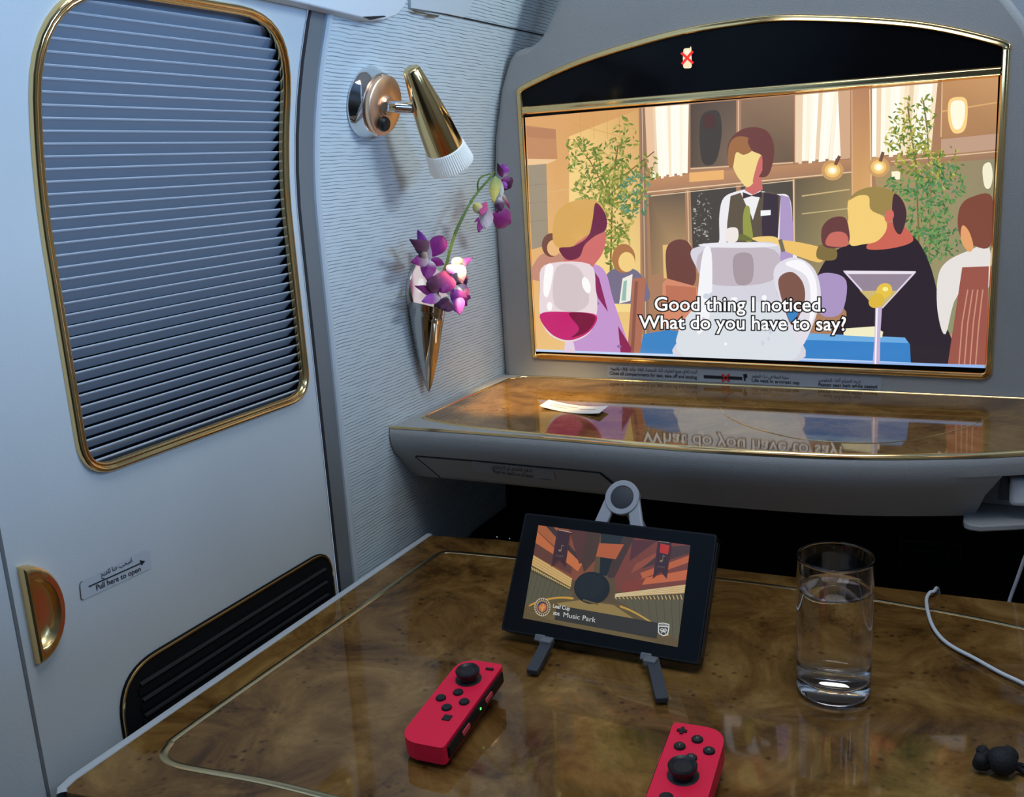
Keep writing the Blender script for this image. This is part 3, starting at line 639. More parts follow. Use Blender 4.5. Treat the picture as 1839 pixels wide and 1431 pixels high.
T.poly([(1514, 486), (1645, 487), (1584, 553), (1572, 553)], (150, 136, 152)); T.poly([(1514, 486), (1645, 487), (1640, 492), (1520, 492)], (236, 228, 240)); T.path([(1516, 487), (1576, 553)], 3, (226, 214, 236)); T.path([(1644, 488), (1584, 553)], 3, (226, 214, 236)); T.poly([(1544, 522), (1612, 522), (1584, 552), (1573, 552)], (206, 186, 120)); T.ell(1588, 522, 15, 13, (232, 196, 76), -.6); T.ell(1574, 540, 15, 12, (222, 184, 66), -.6); T.ell(1590, 519, 5, 4, (252, 240, 160))
T.poly([(1572, 552), (1584, 552), (1581, 600), (1580, 657), (1567, 656), (1571, 600)], (196, 178, 212)); T.line((1575, 553), (1572, 656), 3, (246, 242, 252))
for s_, q in (('Good thing I noticed.', [(1176, 533), (1481, 534), (1481, 559), (1176, 557.5)]), ('What do you have to say?', [(1148, 566), (1519, 568.5), (1519, 593.5), (1148, 589.5)])):
    e0 = text2d(s_)[0]; ex = (min(v[0] for v in e0), max(v[0] for v in e0))
    T.text(s_, q, (20, 18, 20), bold=.075, extent=ex); T.text(s_, q, (20, 18, 20), bold=.04, extent=ex); T.text(s_, q, (255, 255, 255), bold=.012, extent=ex)
T.mb.build('screen', M['tv'], tv, smooth=False, color=True)['label'] = 'lit screen showing a drawn restaurant scene with white subtitles'

# placard strip under the television
pl = MB(); pin = lambda x, y: at_y(x, y, D-.0009)
pl.poly([at_y(p.x, p.y, D-.0005) for p in fillet([(1090, 655.5), (1584.7, 676.8), (1583, 700.8), (1091, 677)], 4, 4)], 0)
for s_, q, b in (('Close all compartments for taxi, take off and landing', [(1094.7, 666.6), (1251.6, 674.4), (1251.6, 680.2), (1094.7, 672.4)], .014),
              ('Life vest in armrest cap', [(1350, 679.4), (1435.7, 684.2), (1435.7, 690.0), (1350, 685.4)], .014), ('Fasten seat belt while seated', [(1470, 687), (1575.3, 691.4), (1575.3, 697.2), (1470, 693.2)], .014)):
    lettering(pl, s_, q, pin, 1, bold=b)
for s_, q in (('الرجاء إغلاق جميع الحاويات أثناء الاستعداد للإقلاع وأثناء الإقلاع والهبوط', [(1095.5, 658.6), (1251.6, 664.6), (1251.6, 670.2), (1095.5, 664)]),
              ('سترة النجاة في ذراع المقعد', [(1350, 672.4), (1416.4, 675), (1416.4, 680), (1350, 677.3)]), ('اربط الحزام أثناء الجلوس', [(1470, 679), (1545, 682.5), (1545, 687.5), (1470, 684)])):
    lettering(pl, arabic(s_), q, pin, 1, bold=.008)
ink = lambda *p: pl.poly([pin(*q) for q in p], 1)
ink((1263.8, 673.4), (1333, 676.8), (1333, 682.2), (1263.8, 678.8)); ink((1334.5, 672), (1341, 671), (1342.5, 677), (1339, 679), (1339, 684), (1336.5, 684)); ink((1549, 698.4), (1571, 699.4), (1571, 700), (1549, 699))
pin2 = lambda x, y: at_y(x, y, D-.0012)
for a, b in (((1296.5, 672), (1310, 685)), ((1310, 672), (1296.5, 685))):
    a = Vector(a); b = Vector(b); n = (b-a).normalized(); n = Vector((-n.y, n.x))*1.8
    pl.poly([pin2(*(a+n)), pin2(*(b+n)), pin2(*(b-n)), pin2(*(a-n))], 2)
pl.build('placard', [M['sticker'], M['ink'], M['inkred']], surround, smooth=False, weld=False)['label'] = 'bilingual safety placard strip below the television'

# ================================================================ shelf under the television
def interp(x, tab):
    if x <= tab[0][0]: return tab[0][1]
    for (a, b), (c, d) in zip(tab, tab[1:]):
        if x <= c: return b+(d-b)*(x-a)/(c-a)
    return tab[-1][1]
_fc = [(p.x, p.y) for p in catmull([(x, y, 0) for x, y in ((-.600, .8455), (-.589, .8460), (-.50, .8480), (-.3927, .8475), (-.25, .8455), (-.1275, .8555), (-.0389, .8800), (.0205, .9060), (.08, .942), (.125, .975))], 8)]
front_y = lambda x: interp(x, _fc)
_uc = [(.766-.837, .046), (-.066, .0385), (-.0635, .0365), (-.040, .0160), (-.028, .0045), (-.018, .0005), (-.008, -.0012), (-.002, .0006), (0, .0030)]
face = lambda x, z, off=0.: Vector((x, front_y(x)+interp(z-SZ, _uc)-off, z))
def at_face(px, py, off=0.):
    d = ray(px, py); lo, hi = .5, 1.6
    for _ in range(40):
        m = (lo+hi)/2; p = O+d*m
        if p.y < face(p.x, p.z, off).y: lo = m
        else: hi = m
    return O+d*lo
shelf = thing('console_shelf', (-.25, .99, .76), 'grey side-to-side shelf with a glossy burl wood top and gold trim under the television', 'shelf')
X0, X1, XR = -.5845, .115, -.0150
b = MB(); xs = [X0+(X1-X0)*i/56 for i in range(57)]; zz = [SZ+d for d, _ in _uc][1:]
def cut(z): return XR+.016*max(0, (z-.772)/.047)**1.8+.004*max(0, (z-.772)/.047)      # slanting end beside the port recess
lowz = [z for z in zz if z <= SZ-.018+1e-6]; upz = [z for z in zz if z >= SZ-.018-1e-6]
xl = [x for x in xs if x < XR-.012]
b.grid([[face(x, z) for x in xs] for z in upz])
b.grid([[face(x, z) for x in xl+[cut(z)]] for z in lowz])
top_o = [Vector((x, front_y(x)+.0030, SZ)) for x in xs]
b.grid([top_o, [Vector((p.x, D-.001, SZ)) for p in top_o]])
bot = [face(x, zz[0]) for x in xl+[cut(zz[0])]]
b.grid([[Vector((p.x, D-.001, zz[0])) for p in bot], bot])
b.add([face(X0, z) for z in zz]+[Vector((X0, D-.001, SZ)), Vector((X0, D-.001, zz[0]))], [tuple(range(len(zz)+2))])
bd = b.build('body', M['grey'], shelf, angle=40)
pts = [(-.5560, .8835), (-.50, .8690), (-.3927, .8600), (-.25, .8545), (-.1275, .8642), (-.0389, .8885), (.0205, .9145), (.08, .9505), (.108, .970)]
fr_ = [Vector((p.x, p.y)) for p in catmull([(x, y, 0) for x, y in pts], 5)]
lp = fr_+[Vector((.108, 1.1120)), Vector((-.5610, 1.1120))]
lp = lp[:-2]+[Vector((.108, 1.1125)), Vector((-.52, 1.1125)), Vector((-.553, 1.1085)), Vector((-.5640, 1.0920)), Vector((-.5690, .99)), Vector((-.5710, .905)), Vector((-.5690, .890))]
MB().prism([(p.x, p.y, SZ) for p in lp], (0, 0, .0006)).build('burl_top', M['burl2'], shelf)
lp2 = dense2(lp, .01)
MB().sweep([Vector((p.x, p.y, SZ)) for p in lp2], Vector((0, 0, 1)), [(-.0018, 0), (-.0015, .0014), (-.0004, .0019), (.0008, .0016), (.0018, 0)]).build('gold_trim', M['gold'], shelf, angle=60)
MB().sweep([Vector((x, front_y(x)+.0022, SZ)) for x in [X0+(X1-X0)*i/90 for i in range(91)]], Vector((0, 0, 1)), [(-.0016, -.0008), (-.0013, .0009), (0, .0013), (.0013, .0009), (.0016, -.001)], False).build('gold_edge', M['gold'], shelf, angle=60)
gr_px = [(1320, 703), (1307, 710), (1294, 726), (1302, 744), (1325, 758), (1357, 770), (1395, 780), (1435, 788), (1500, 794), (1566, 796), (1631, 791), (1696, 778), (1745, 764), (1769, 752), (1782, 745)]
gp3 = catmull([at_z(x, y, SZ+.0006) for x, y in gr_px], 5)
MB().tube(gp3, .0005, 6).build('lid_groove', M['gold'], shelf)
# drawer front
def patch(px, off, n=14, r=6):
    q = fillet(px, r, 6); q = dense2(q, 9); return [at_face(p.x, p.y, off) for p in q]
dq = [(767, 801), (905, 816), (1050, 832), (1112, 839), (1127, 856), (1131, 900), (1060, 890.5), (950, 875), (860, 862), (787, 851.5)]
dn = Vector((0, -.0018, 0))
dx0 = [(-.5560, -.5490), (-.3420, -.3310)]
rows = []
for i in range(9):
    z = .7725+(.8035-.7725)*i/8; t = i/8
    rows.append([face(-.5470-.0120*t+(.2170-.006*t+.012*t*0)*k/28, z, .0022) for k in range(29)])
drawer = MB()
drawer.grid(rows)
edge = [r[0] for r in rows]+rows[-1][1:]+[r[-1] for r in reversed(rows[:-1])]+list(reversed(rows[0][1:-1]))
drawer.grid([edge, [p+Vector((0, .004, 0)) for p in edge]], 0, True)
drawer = drawer.build('drawer_front', M['grey'], shelf, angle=50)
gpx = [rows[i][0]+Vector((-.0012, .0012, 0)) for i in range(9)]+[p+Vector((0, .0012, .0012)) for p in rows[-1]]+[rows[i][-1]+Vector((.0012, .0012, 0)) for i in range(8, -1, -1)]
MB().tube(gpx, .0011, 6).build('drawer_gap', M['gap'], shelf)
dl = MB(); pin = lambda x, y: at_face(x, y, .0032)
dl.poly([at_face(p.x, p.y, .0028) for p in dense2(fillet([(844, 827.5), (994, 844.5), (999, 863), (851, 847)], 5, 5), 12)], 0)
lettering(dl, 'Push to open or to latch', [(885.5, 843.3), (958.5, 852.6), (958.5, 858), (885.5, 848.8)], pin, 1, bold=.012)
lettering(dl, arabic('ادفع للفتح أو للإغلاق'), [(883, 834.6), (955, 842), (955, 848), (883, 841)], pin, 1, bold=.008)
dl.poly([pin(*p) for p in ((970, 859), (989, 861.4), (989, 862.2), (970, 859.8))], 1)
dl.build('placard', [M['sticker'], M['ink']], drawer, smooth=False, weld=False)
# port recess at the right-hand end
rc = MB()
rc.box((.055, .9520, .800), (.140, .003, .050), 0); rc.grid([[Vector((cut(z)-.0004, face(cut(z), z).y, z)), Vector((cut(z)+.004, .9515, z))] for z in lowz])
tr = fillet([(-.0235, .9000), (.115, .962), (.115, 1.02), (-.0235, 1.02)], [.014, 0, 0, 0], 8)
tr = [Vector((-.0240, .905)), Vector((-.0225, .8985)), Vector((-.0180, .8950)), Vector((-.0100, .8940)), Vector((.02, .9080)), Vector((.115, .966)), Vector((.115, 1.02)), Vector((-.0240, 1.02))]
rc.prism([(p.x, p.y, .7680) for p in tr], (0, 0, .0055), 0)
rc.box((.1135, .985, .797), (.0030, .090, .052), 0)
rc.build('port_recess', M['grey'], shelf, bevel=.0012)
so = MB(); yb = .9500
so.prism([(.004, yb, .7810), (.10, yb, .7810), (.10, yb, .8140), (.004, yb, .8140)], (0, -.0018, 0), 0)
for (x, z, a, c) in ((.0115, .8095, .003, .002), (.0115, .8050, .003, .0012), (.0115, .7995, .0024, .005), (.030, .8105, .014, .0018), (.030, .8065, .015, .0022), (.052, .8105, .012, .0018), (.052, .8065, .012, .0022)):
    so.box((x, yb-.0019, z), (a, .0010, c), 1)
so.build('socket_plate', [M['greyd'], M['black']], shelf, bevel=.0004)

# foot well below the shelf
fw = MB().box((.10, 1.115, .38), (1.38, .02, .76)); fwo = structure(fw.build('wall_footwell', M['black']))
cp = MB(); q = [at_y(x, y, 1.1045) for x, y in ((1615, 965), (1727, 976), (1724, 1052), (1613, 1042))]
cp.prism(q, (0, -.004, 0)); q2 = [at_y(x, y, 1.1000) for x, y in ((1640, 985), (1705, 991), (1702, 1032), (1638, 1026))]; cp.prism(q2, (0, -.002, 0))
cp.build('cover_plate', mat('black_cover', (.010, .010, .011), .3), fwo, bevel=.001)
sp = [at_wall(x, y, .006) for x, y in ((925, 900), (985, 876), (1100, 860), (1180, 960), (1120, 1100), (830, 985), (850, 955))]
structure(MB().poly([(-.5835, p.y, p.z) for p in sp]).prism([(-.5835, p.y, p.z) for p in sp], (.003, 0, 0)).build('footwell_shade_slab', M['black']))  # black slab standing in for the slanting shade on the wall under the shelf

# ---------------------------------------------------------------- receipt on the shelf
ra, rb, rc_, rd = [at_z(x, y, SZ+.0012) for x, y in ((986, 721.5), (1093, 735), (1076, 748.5), (969, 733))]
rows = []
for i in range(9):
    u = i/8; a = ra+(rb-ra)*u; c = rd+(rc_-rd)*u; h = .0040*(abs(u-.45)/.55)**2
    rows.append([a+(c-a)*(j/4)+Vector((0, 0, h)) for j in range(5)])
rp = MB().grid(rows); rp.grid([[p+Vector((0, 0, -.0003)) for p in r] for r in rows])
ro = rp.build('receipt', M['recpaper'], angle=60)
tag(ro, 'small curled cream slip of paper lying on the burl shelf below the television', 'paper slip')
pr = MB()
for k, (u0, u1, v) in enumerate(((.12, .55, .3), (.12, .40, .55), (.60, .86, .45))):
    f = lambda u, v: ra+(rb-ra)*u+((rd+(rc_-rd)*u)-(ra+(rb-ra)*u))*v+Vector((0, 0, .0040*(abs(u-.45)/.55)**2+.0004))
    n = 6
    pr.grid([[f(u0+(u1-u0)*i/n, v) for i in range(n+1)], [f(u0+(u1-u0)*i/n, v+.05) for i in range(n+1)]])
pr.build('printing', mat('faint_grey_print', (.45, .44, .40), .7), ro, weld=False)

# ================================================================ reading lamp on the wallpapered wall
bc = at_wall(660, 184, .003); bn = wall_n(bc.z)
lamp = thing('reading_lamp', bc, 'gold and chrome swivel reading lamp on the wallpapered wall', 'lamp')
MB().lathe(bc, bn, [(0, 0), (0, .0345), (.0012, .0352), (.0030, .0348), (.0060, .0325), (.0150, .0300), (.0165, .0250), (.0165, 0)], 64).build('wall_base', M['chrome'], lamp, angle=40)
fc = bc+bn*.0200
MB().lathe(bc+bn*.0150, (fc-bc-bn*.0150), [(0, .0265), ((fc-bc-bn*.0150).length, .0265)], 48).build('neck', M['chrome'], lamp)
MB().lathe(fc, bn, [(-.004, 0), (-.004, .0278), (-.001, .0288), (.0012, .0284), (.0022, .0270), (.0022, .0105), (.0040, .0100), (.0060, .0085), (.0066, 0)], 64).build('rosette', M['warm_mirror'], lamp, angle=40)['label'] = 'mirror disc tinted with a warm reflection'
sk = at_x(691, 223, fc.x+.003)
MB().lathe(sk, bn, [(-.002, 0), (-.002, .0072), (.0006, .0072), (.0026, .0060), (.0030, 0)], 24).build('push_switch', M['blackm'], lamp)
XS = -.522
P0, P1 = at_x(738, 123, XS), at_x(811.5, 297, XS+.004); ax = (P1-P0).normalized(); LL = (P1-P0).length
hub = P0+ax*(LL*.40)
a0 = fc+bn*.005
MB().tube([a0, a0+(hub-a0)*.30, a0+(hub-a0)*.55], .0058, 20).tube([a0+(hub-a0)*.55, a0+(hub-a0)*.75, hub], .0050, 20, 1).build('swivel_arm', [M['chrome'], M['cabin']], lamp)
dirv = Vector((0, 1, 0.02)); MB().tube([a0+bn*.004-dirv*.012, a0+bn*.004+dirv*.006], .0046, 20).build('tilt_knob', M['chrome'], lamp)
g = LL*.80
MB().lathe(P0, ax, [(-.0006, 0), (-.0006, .0062), (.0002, .0078), (.0016, .0086), (LL*.15, .0112), (LL*.35, .0150), (LL*.55, .0178), (g, .0198), (g, .0186), (g-.004, .0180)], 64).build('shade', M['gold'], lamp, angle=40)['label'] = 'polished gold tapered shade'
rows = []; n = 120
for t, r in ((g-.003, .0188), (g+.0004, .0199), (g+.0012, .0207), (LL*.93, .0228), (LL*.985, .0238), (LL*1.0, .0234), (LL*1.0, .0200), (LL*.96, .0150), (LL*.955, .0)):
    e1 = Vector((1, 0, 0)); e1 = (e1-ax*e1.dot(ax)).normalized(); e2 = ax.cross(e1)
    rows.append([P0+ax*t+(e1*cos(2*pi*k/n)+e2*sin(2*pi*k/n))*(r+(.00045*(1 if k % 2 else -1) if g+.001 < t and r > .02 else 0)) for k in range(n)])
MB().grid(rows, 0, True).build('diffuser', M['diffuser'], lamp, angle=20)['label'] = 'white ribbed frosted diffuser'
l = bpy.data.lights.new('lamp_beam', 'SPOT'); l.energy = 7.5; l.color = (1, .70, .30); l.spot_size = radians(46); l.spot_blend = .8; l.shadow_soft_size = .012
lo_ = bpy.data.objects.new('lamp_beam', l); COL.objects.link(lo_); lo_.location = P0+ax*(LL+.004); lo_.rotation_euler = (at_z(950, 712, SZ)-lo_.location).to_track_quat('-Z', 'Y').to_euler()

# ================================================================ wall vase with an orchid sprig
vx = -.5655
rim = at_x(766, 551, vx); tip = at_x(770, 704, vx-.012)
vase = thing('wall_vase', (rim.x, rim.y, tip.z), 'pointed chrome bud vase fixed to the wallpapered wall, holding orchids', 'vase')
rows = []; n = 48; H = rim.z-tip.z
for t in [0, .02, .06, .12, .2, .3, .42, .55, .68, .8, .9, .96, 1.0]:
    r = .0226*(t**.72)*(1-.10*t*t)+.0002; c = tip+(rim-tip)*t
    rows.append([c+Vector((max(-.0190, r*.95*cos(2*pi*k/n)), r*sin(2*pi*k/n), -(.0075*(sin(2*pi*k/n))+.003*cos(2*pi*k/n))*max(0, (t-.7)/.3) if t > .7 else 0)) for k in range(n)])
last = rows[-1]; cc = rim
rows.append([p+(cc-p)*.06+Vector((0, 0, -.0004)) for p in last]); rows.append([p+(cc-p)*.10+Vector((0, 0, -.012)) for p in last]); rows.append([cc+Vector((0, 0, -.05)) for p in last])
MB().grid(rows, 0, True).build('cone', mat('chrome_dark_reflection', (.52, .50, .48), .07, 1.), vase, angle=60)  # chrome tone lowered to stand for the dark room it mirrors
bpx = [(731, 548), (729, 525), (732, 500), (740, 480), (748, 470), (775, 480), (797, 500), (800, 530), (797, 556)]
bp_ = [at_x(x, y, -.5850) for x, y in bpx]; bs = catmull(bp_, 5)
MB().prism(bs, (.0040, 0, 0)).build('back_plate', M['chrome'], vase, bevel=.0012)

orch = thing('orchid_sprig', (rim.x, rim.y, rim.z-.05), 'purple and white orchid sprig standing in the chrome wall vase', 'flower')
st = catmull([at_x(772, 600, -.570), at_x(782, 548, -.566), at_x(790, 505, -.560), at_x(801, 477, -.556), at_x(808, 450, -.552), at_x(818, 418, -.548), at_x(831, 390, -.545), at_x(846, 362, -.542), at_x(862, 340, -.540), at_x(878, 322, -.539), at_x(887, 309, -.538)], 5)
sm = MB().tube(st, [.0014 if i > 30 else .0017 for i in range(len(st))], 10)
for i in (20, 25, 35): sm.sphere(st[i], .0021, 6, 0, (1, 1, 1))
sm.tube(catmull([at_x(859, 345, -.541), at_x(858, 330, -.538), at_x(864, 318, -.536), at_x(880, 312, -.537)], 5), .0010, 8)
sm.build('stem', M['stem'], orch)
PUR, DPU, LIL, WHT, CRM, YEL, PNK, VIO = (.30, .008, .22), (.085, .003, .07), (.42, .07, .50), (.78, .70, .74), (.82, .76, .50), (.70, .60, .12), (.62, .08, .26), (.36, .10, .62)
def petal(mb, base, bx, tip_, tx, wpx, c0, c1, curl=.15, cup=.25, shape='oval', split=.35):
    a = at_x(*base, bx); e = at_x(*tip_, tx); d = e-a; L_ = d.length
    view = (O-a).normalized(); side = d.cross(view).normalized(); nn = side.cross(d).normalized()
    if nn.dot(view) < 0: nn = -nn
    wd = wpx*.00078; rows = []; cols = []
    NU, NV = 14, 9
    for i in range(NU+1):
        t = i/NU
        if shape == 'oval': wv = sin(pi*min(1, t*.93+.07))**.75
        elif shape == 'tear': wv = (sin(pi*t**.72))**.9 if t < 1 else 0
        elif shape == 'fan': wv = sin(pi*min(1, t**1.35*.97+.03))**.6
        else: wv = 1-t*.6
        wv = max(wv, .04)
        if t == 0: wv = .12
        r = []
        for j in range(NV):
            s_ = (j/(NV-1)-.5)*2
            ruff = .0007*sin(j*2.1+i*1.3)*t
            r.append(a+d*t+side*(wd/2*wv*s_)+nn*(curl*L_*sin(pi*t*.9)*.6-cup*wd*wv*s_*s_*.6+ruff))
            m = min(1, max(0, (t-split*.3)/max(.01, split))); ve = 1-.25*(1-abs(s_)) if m > .8 else 1
            cols.append(tuple(c0[k]+(c1[k]-c0[k])*m for k in range(3)) if abs(s_) > .18 or m < .5 else tuple((c0[k]+(c1[k]-c0[k])*m)*.85 for k in range(3)))
        rows.append(r)
    back = [[p-nn*.0004 for p in r] for r in rows]
    mb.grid(rows, 0, False, cols); mb.grid(back, 0, False, [tuple(v*.8 for v in c) for c in cols])
blooms = [
  [((773, 468), -.556, (750, 412), -.552, 15, WHT, LIL, .1, .2, 'oval', .5), ((775, 460), -.556, (796, 424), -.546, 25, PUR, PUR, .1, .2, 'fan', .3), ((772, 452), -.554, (733, 428), -.545, 22, WHT, DPU, .2, .3, 'tear', .25),
   ((770, 466), -.554, (736, 470), -.550, 17, WHT, PUR, .2, .2, 'oval', .6), ((774, 466), -.556, (797, 474), -.550, 12, PUR, PUR, .1, .2, 'oval', .3), ((770, 466), -.556, (768, 506), -.550, 22, WHT, PUR, .2, .2, 'tear', .3),
   ((768, 462), -.550, (752, 456), -.546, 12, CRM, DPU, .2, .4, 'oval', .7)],
  [((800, 486), -.548, (793, 527), -.542, 36, PNK, PUR, .3, .5, 'oval', .5), ((796, 512), -.546, (764, 508), -.544, 24, PUR, DPU, .2, .4, 'oval', .5), ((788, 528), -.550, (744, 513), -.550, 14, PUR, PUR, .1, .2, 'tear', .3),
   ((792, 532), -.548, (757, 541), -.546, 15, WHT, LIL, .1, .2, 'oval', .4), ((800, 522), -.548, (815, 520), -.543, 14, WHT, PUR, .2, .2, 'oval', .5)],
  [((816, 476), -.546, (831, 510), -.540, 26, WHT, PNK, .2, .4, 'tear', .9), ((822, 478), -.545, (850, 462), -.540, 15, CRM, LIL, -.2, .3, 'tear', .5), ((824, 500), -.545, (837, 512), -.541, 22, DPU, DPU, .2, .4, 'fan', .4),
   ((812, 474), -.547, (831, 466), -.544, 14, CRM, CRM, .2, .4, 'oval', .4), ((815, 475), -.546, (808, 492), -.540, 18, WHT, LIL, .2, .3, 'oval', .7)],
  [((814, 522), -.548, (844, 535), -.540, 30, WHT, PUR, .2, .3, 'oval', .5), ((818, 530), -.546, (826, 566), -.538, 22, VIO, LIL, .2, .3, 'tear', .5), ((812, 524), -.546, (838, 548), -.541, 22, LIL, PUR, .2, .3, 'oval', .5),
   ((803, 532), -.550, (797, 558), -.546, 27, WHT, DPU, .2, .4, 'fan', .35), ((806, 535), -.548, (790, 555), -.546, 16, DPU, DPU, .2, .4, 'oval', .35)],
  [((902, 318), -.530, (893, 292), -.528, 9, PUR, DPU, .1, .2, 'tear', .4), ((904, 318), -.529, (903, 294), -.527, 18, WHT, LIL, .2, .3, 'oval', .3), ((902, 322), -.529, (917, 337), -.524, 24, PUR, DPU, .2, .3, 'fan', .4), ((902, 326), -.529, (909, 340), -.525, 10, LIL, LIL, .2, .3, 'oval', .4)],
  [((890, 316), -.534, (886, 366), -.530, 17, (.36, .44, .16), YEL, .2, .4, 'tear', .5), ((894, 320), -.534, (899, 360), -.529, 14, (.40, .50, .22), WHT, .2, .3, 'oval', .6), ((895, 354), -.530, (899, 380), -.526, 15, WHT, DPU, .2, .4, 'oval', .35), ((900, 345), -.531, (916, 375), -.526, 6, CRM, PNK, .1, .2, 'oval', .5)],
  [((852, 366), -.540, (866, 384), -.536, 15, YEL, CRM, .2, .4, 'oval', .5), ((873, 362), -.536, (863, 388), -.533, 11, PNK, PNK, .2, .4, 'oval', .4), ((874, 372), -.534, (872, 412), -.529, 21, (.45, .32, .40), WHT, .2, .4, 'oval', .9), ((886, 384), -.534, (916, 400), -.526, 32, PUR, PUR, .2, .3, 'fan', .4),
   ((866, 392), -.538, (859, 418), -.535, 10, PUR, PUR, .2, .3, 'oval', .4), ((864, 390), -.540, (852, 399), -.538, 5, DPU, PUR, .1, .1, 'oval', .4)],
]
for k, bl in enumerate(blooms):
    m_ = MB()
    for p in bl: petal(m_, *p)
    bo = m_.build('blossom', M['petal'], orch, color=True, angle=80)

# ================================================================ the table
table = thing('dining_table', (-.1, .62, TZ-.03), 'burl wood fold-out table with a gold inlay line and pale grey side edge', 'table')
tp = [(-.5640, .3900), (-.5560, .3820), (-.5350, .3850), (-.4954, .3960), (-.44, .4030), (-.30, .410), (.05, .420), (.40, .430), (.40, .912), (.0275, .8985), (-.2237, .8905), (-.4848, .8905), (-.5670, .8775)]
tp = [(x, y) for x, y in tp]
MB().prism([(x, y, TZ-.0005) for x, y in tp], (0, 0, -.022)).build('table_top', M['burl'], table, bevel=.0006)
rim_ = [Vector((-.5675, .8800, TZ)), Vector((-.5668, .70, TZ)), Vector((-.5660, .50, TZ)), Vector((-.5650, .395, TZ)), Vector((-.5625, .3840, TZ)), Vector((-.5570, .3795, TZ))]
rim_ = dense(rim_, .01)
MB().sweep(rim_, Vector((0, 0, 1)), [(-.0042, -.022), (-.0042, -.0010), (-.0034, .0004), (0, .0008), (.0026, .0004), (.0034, -.0008), (.0034, -.022)], False).build('side_edge', M['pale'], table)
inl = [(-.30, .4470), (-.3946, .4450), (-.44, .4425), (-.4815, .4372), (-.5080, .4350), (-.5240, .4400), (-.5310, .4520), (-.5340, .4709), (-.5325, .60), (-.5300, .74), (-.5284, .8180), (-.5262, .8350), (-.5190, .8415), (-.50, .8440), (-.4465, .8490), (-.33, .858), (-.2232, .8655), (-.15, .8655), (-.0709, .8630), (.0271, .8480), (.15, .81), (.24, .75), (.28, .66), (.27, .56), (.22, .49), (.12, .462), (-.05, .452)]
il = catmull([(x, y, TZ-.0003) for x, y in inl], 6, True)
def band(pts, w0):
    rows = []
    n = len(pts)
    for i in range(n+1):
        p = pts[i % n]; t = (pts[(i+1) % n]-pts[i-1 if i else -1] if i < n else pts[1]-pts[-1]).normalized(); s_ = Vector((-t.y, t.x, 0))
        w_ = w0*(.42 if p.x > -.27 and p.y > .6 else 1)
        rows.append([p-s_*w_, p-s_*w_*.8+Vector((0, 0, .0006)), p+s_*w_*.8+Vector((0, 0, .0006)), p+s_*w_])
    return rows
MB().grid(band(il, .0031)).build('gold_inlay', M['goldp'], table, angle=50)
hs = MB()
for x, y in ((893, 968), (916, 971)):
    c = at_z(x, y, TZ-.002); hs.lathe(Vector((c.x, c.y, TZ-.001)), (0, 0, 1), [(0, 0), (0, .0014), (.0016, .0014), (.0024, .0008), (.0026, 0)], 12)
hs.build('hinge_stud', M['chrome'], table)
MB().box((.02, .66, .342), (.50, .10, .684)).build('pedestal', M['greyd'], table, bevel=.01)

# ---------------------------------------------------------------- game tablet on a folding stand
CP = Vector((0, .6800, EYE-.3850)); SL = Vector((0, .572, .820)).normalized(); CN = Vector((0, -SL.z, SL.y)); UX = Vector((1, 0, 0))
cpx = lambda x, y, off=0.: at_plane(x, y, CP+CN*off, CN)
tl, tr_, br, blc = cpx(941, 919), cpx(1284, 961), cpx(1258, 1196), cpx(903, 1129)
xa, xb = (tl.x+blc.x)/2, (tr_.x+br.x)/2
s0 = ((blc-CP).dot(SL)+(br-CP).dot(SL))/2; s1 = ((tl-CP).dot(SL)+(tr_-CP).dot(SL))/2
def loc(u, s_, n_): return CP+UX*u+SL*s_+CN*n_
tab = thing('game_tablet', loc((xa+xb)/2, s0, -.007), 'black handheld game tablet leaning on a folding stand, showing a race course', 'game tablet')
def slab(mb, u0, u1, a0, a1, n0, n1, r, mi=0):
    q = fillet([(u0, a0), (u1, a0), (u1, a1), (u0, a1)], r, 6)
    return mb.prism([loc(p.x, p.y, n0) for p in q], CN*(n1-n0), mi)
slab(MB(), xa, xb, s0, s1, -.0139, 0, .003).build('casing', M['console'], tab, bevel=.0012)
slab(MB(), xa+.0015, xb-.0015, s0+.0015, s1-.0015, 0, .0002, .0024).build('front_glass', M['glossblack'], tab)
rlm = mat('rail_grey', (.04, .042, .046), .35, .4)
slab(MB(), xb-.0004, xb+.0008, s0+.006, s1-.006, -.0118, -.0026, .0005).build('side_rail', rlm, tab); slab(MB(), xa-.0008, xa+.0004, s0+.006, s1-.006, -.0118, -.0026, .0005).build('side_rail', rlm, tab)
G = Picture(lambda x, y, z: cpx(x, y, .00035+z), [(967, 943), (1240, 979), (1217, 1162), (939, 1110)])
q4 = [(967, 943), (1240, 979), (1217, 1162), (939, 1110)]
def gq(u, v):
    a = Vector(q4[0])*(1-u)+Vector(q4[1])*u; b_ = Vector(q4[3])*(1-u)+Vector(q4[2])*u; p = a*(1-v)+b_*v; return (p.x, p.y)
gp_ = lambda pts, c: G.poly([gq(u, v) for u, v in pts], c)
gp_([(0, 0), (1, 0), (1, 1), (0, 1)], (104, 84, 50))
gp_([(0, 0), (.40, 0), (.40, .46), (.28, .52), (0, .32)], (150, 84, 52)); gp_([(0, 0), (.13, 0), (.13, .20), (0, .06)], (196, 110, 60)); gp_([(0, .07), (.13, .22), (.12, .34), (0, .20)], (222, 122, 62)); gp_([(0, .19), (.26, .38), (.26, .46), (0, .33)], (112, 64, 48))
gp_([(.05, 0), (.10, 0), (.32, .30), (.32, .36)], (72, 54, 48)); gp_([(.20, .20), (.32, .34), (.30, .42), (.20, .33)], (228, 128, 66)); gp_([(.20, 0), (.36, 0), (.36, .30), (.30, .34)], (98, 54, 46))
gp_([(.32, 0), (.41, 0), (.40, .28), (.34, .42), (.31, .30)], (84, 58, 42)); gp_([(.55, 0), (.63, 0), (.60, .40), (.50, .44), (.48, .32)], (78, 54, 42))
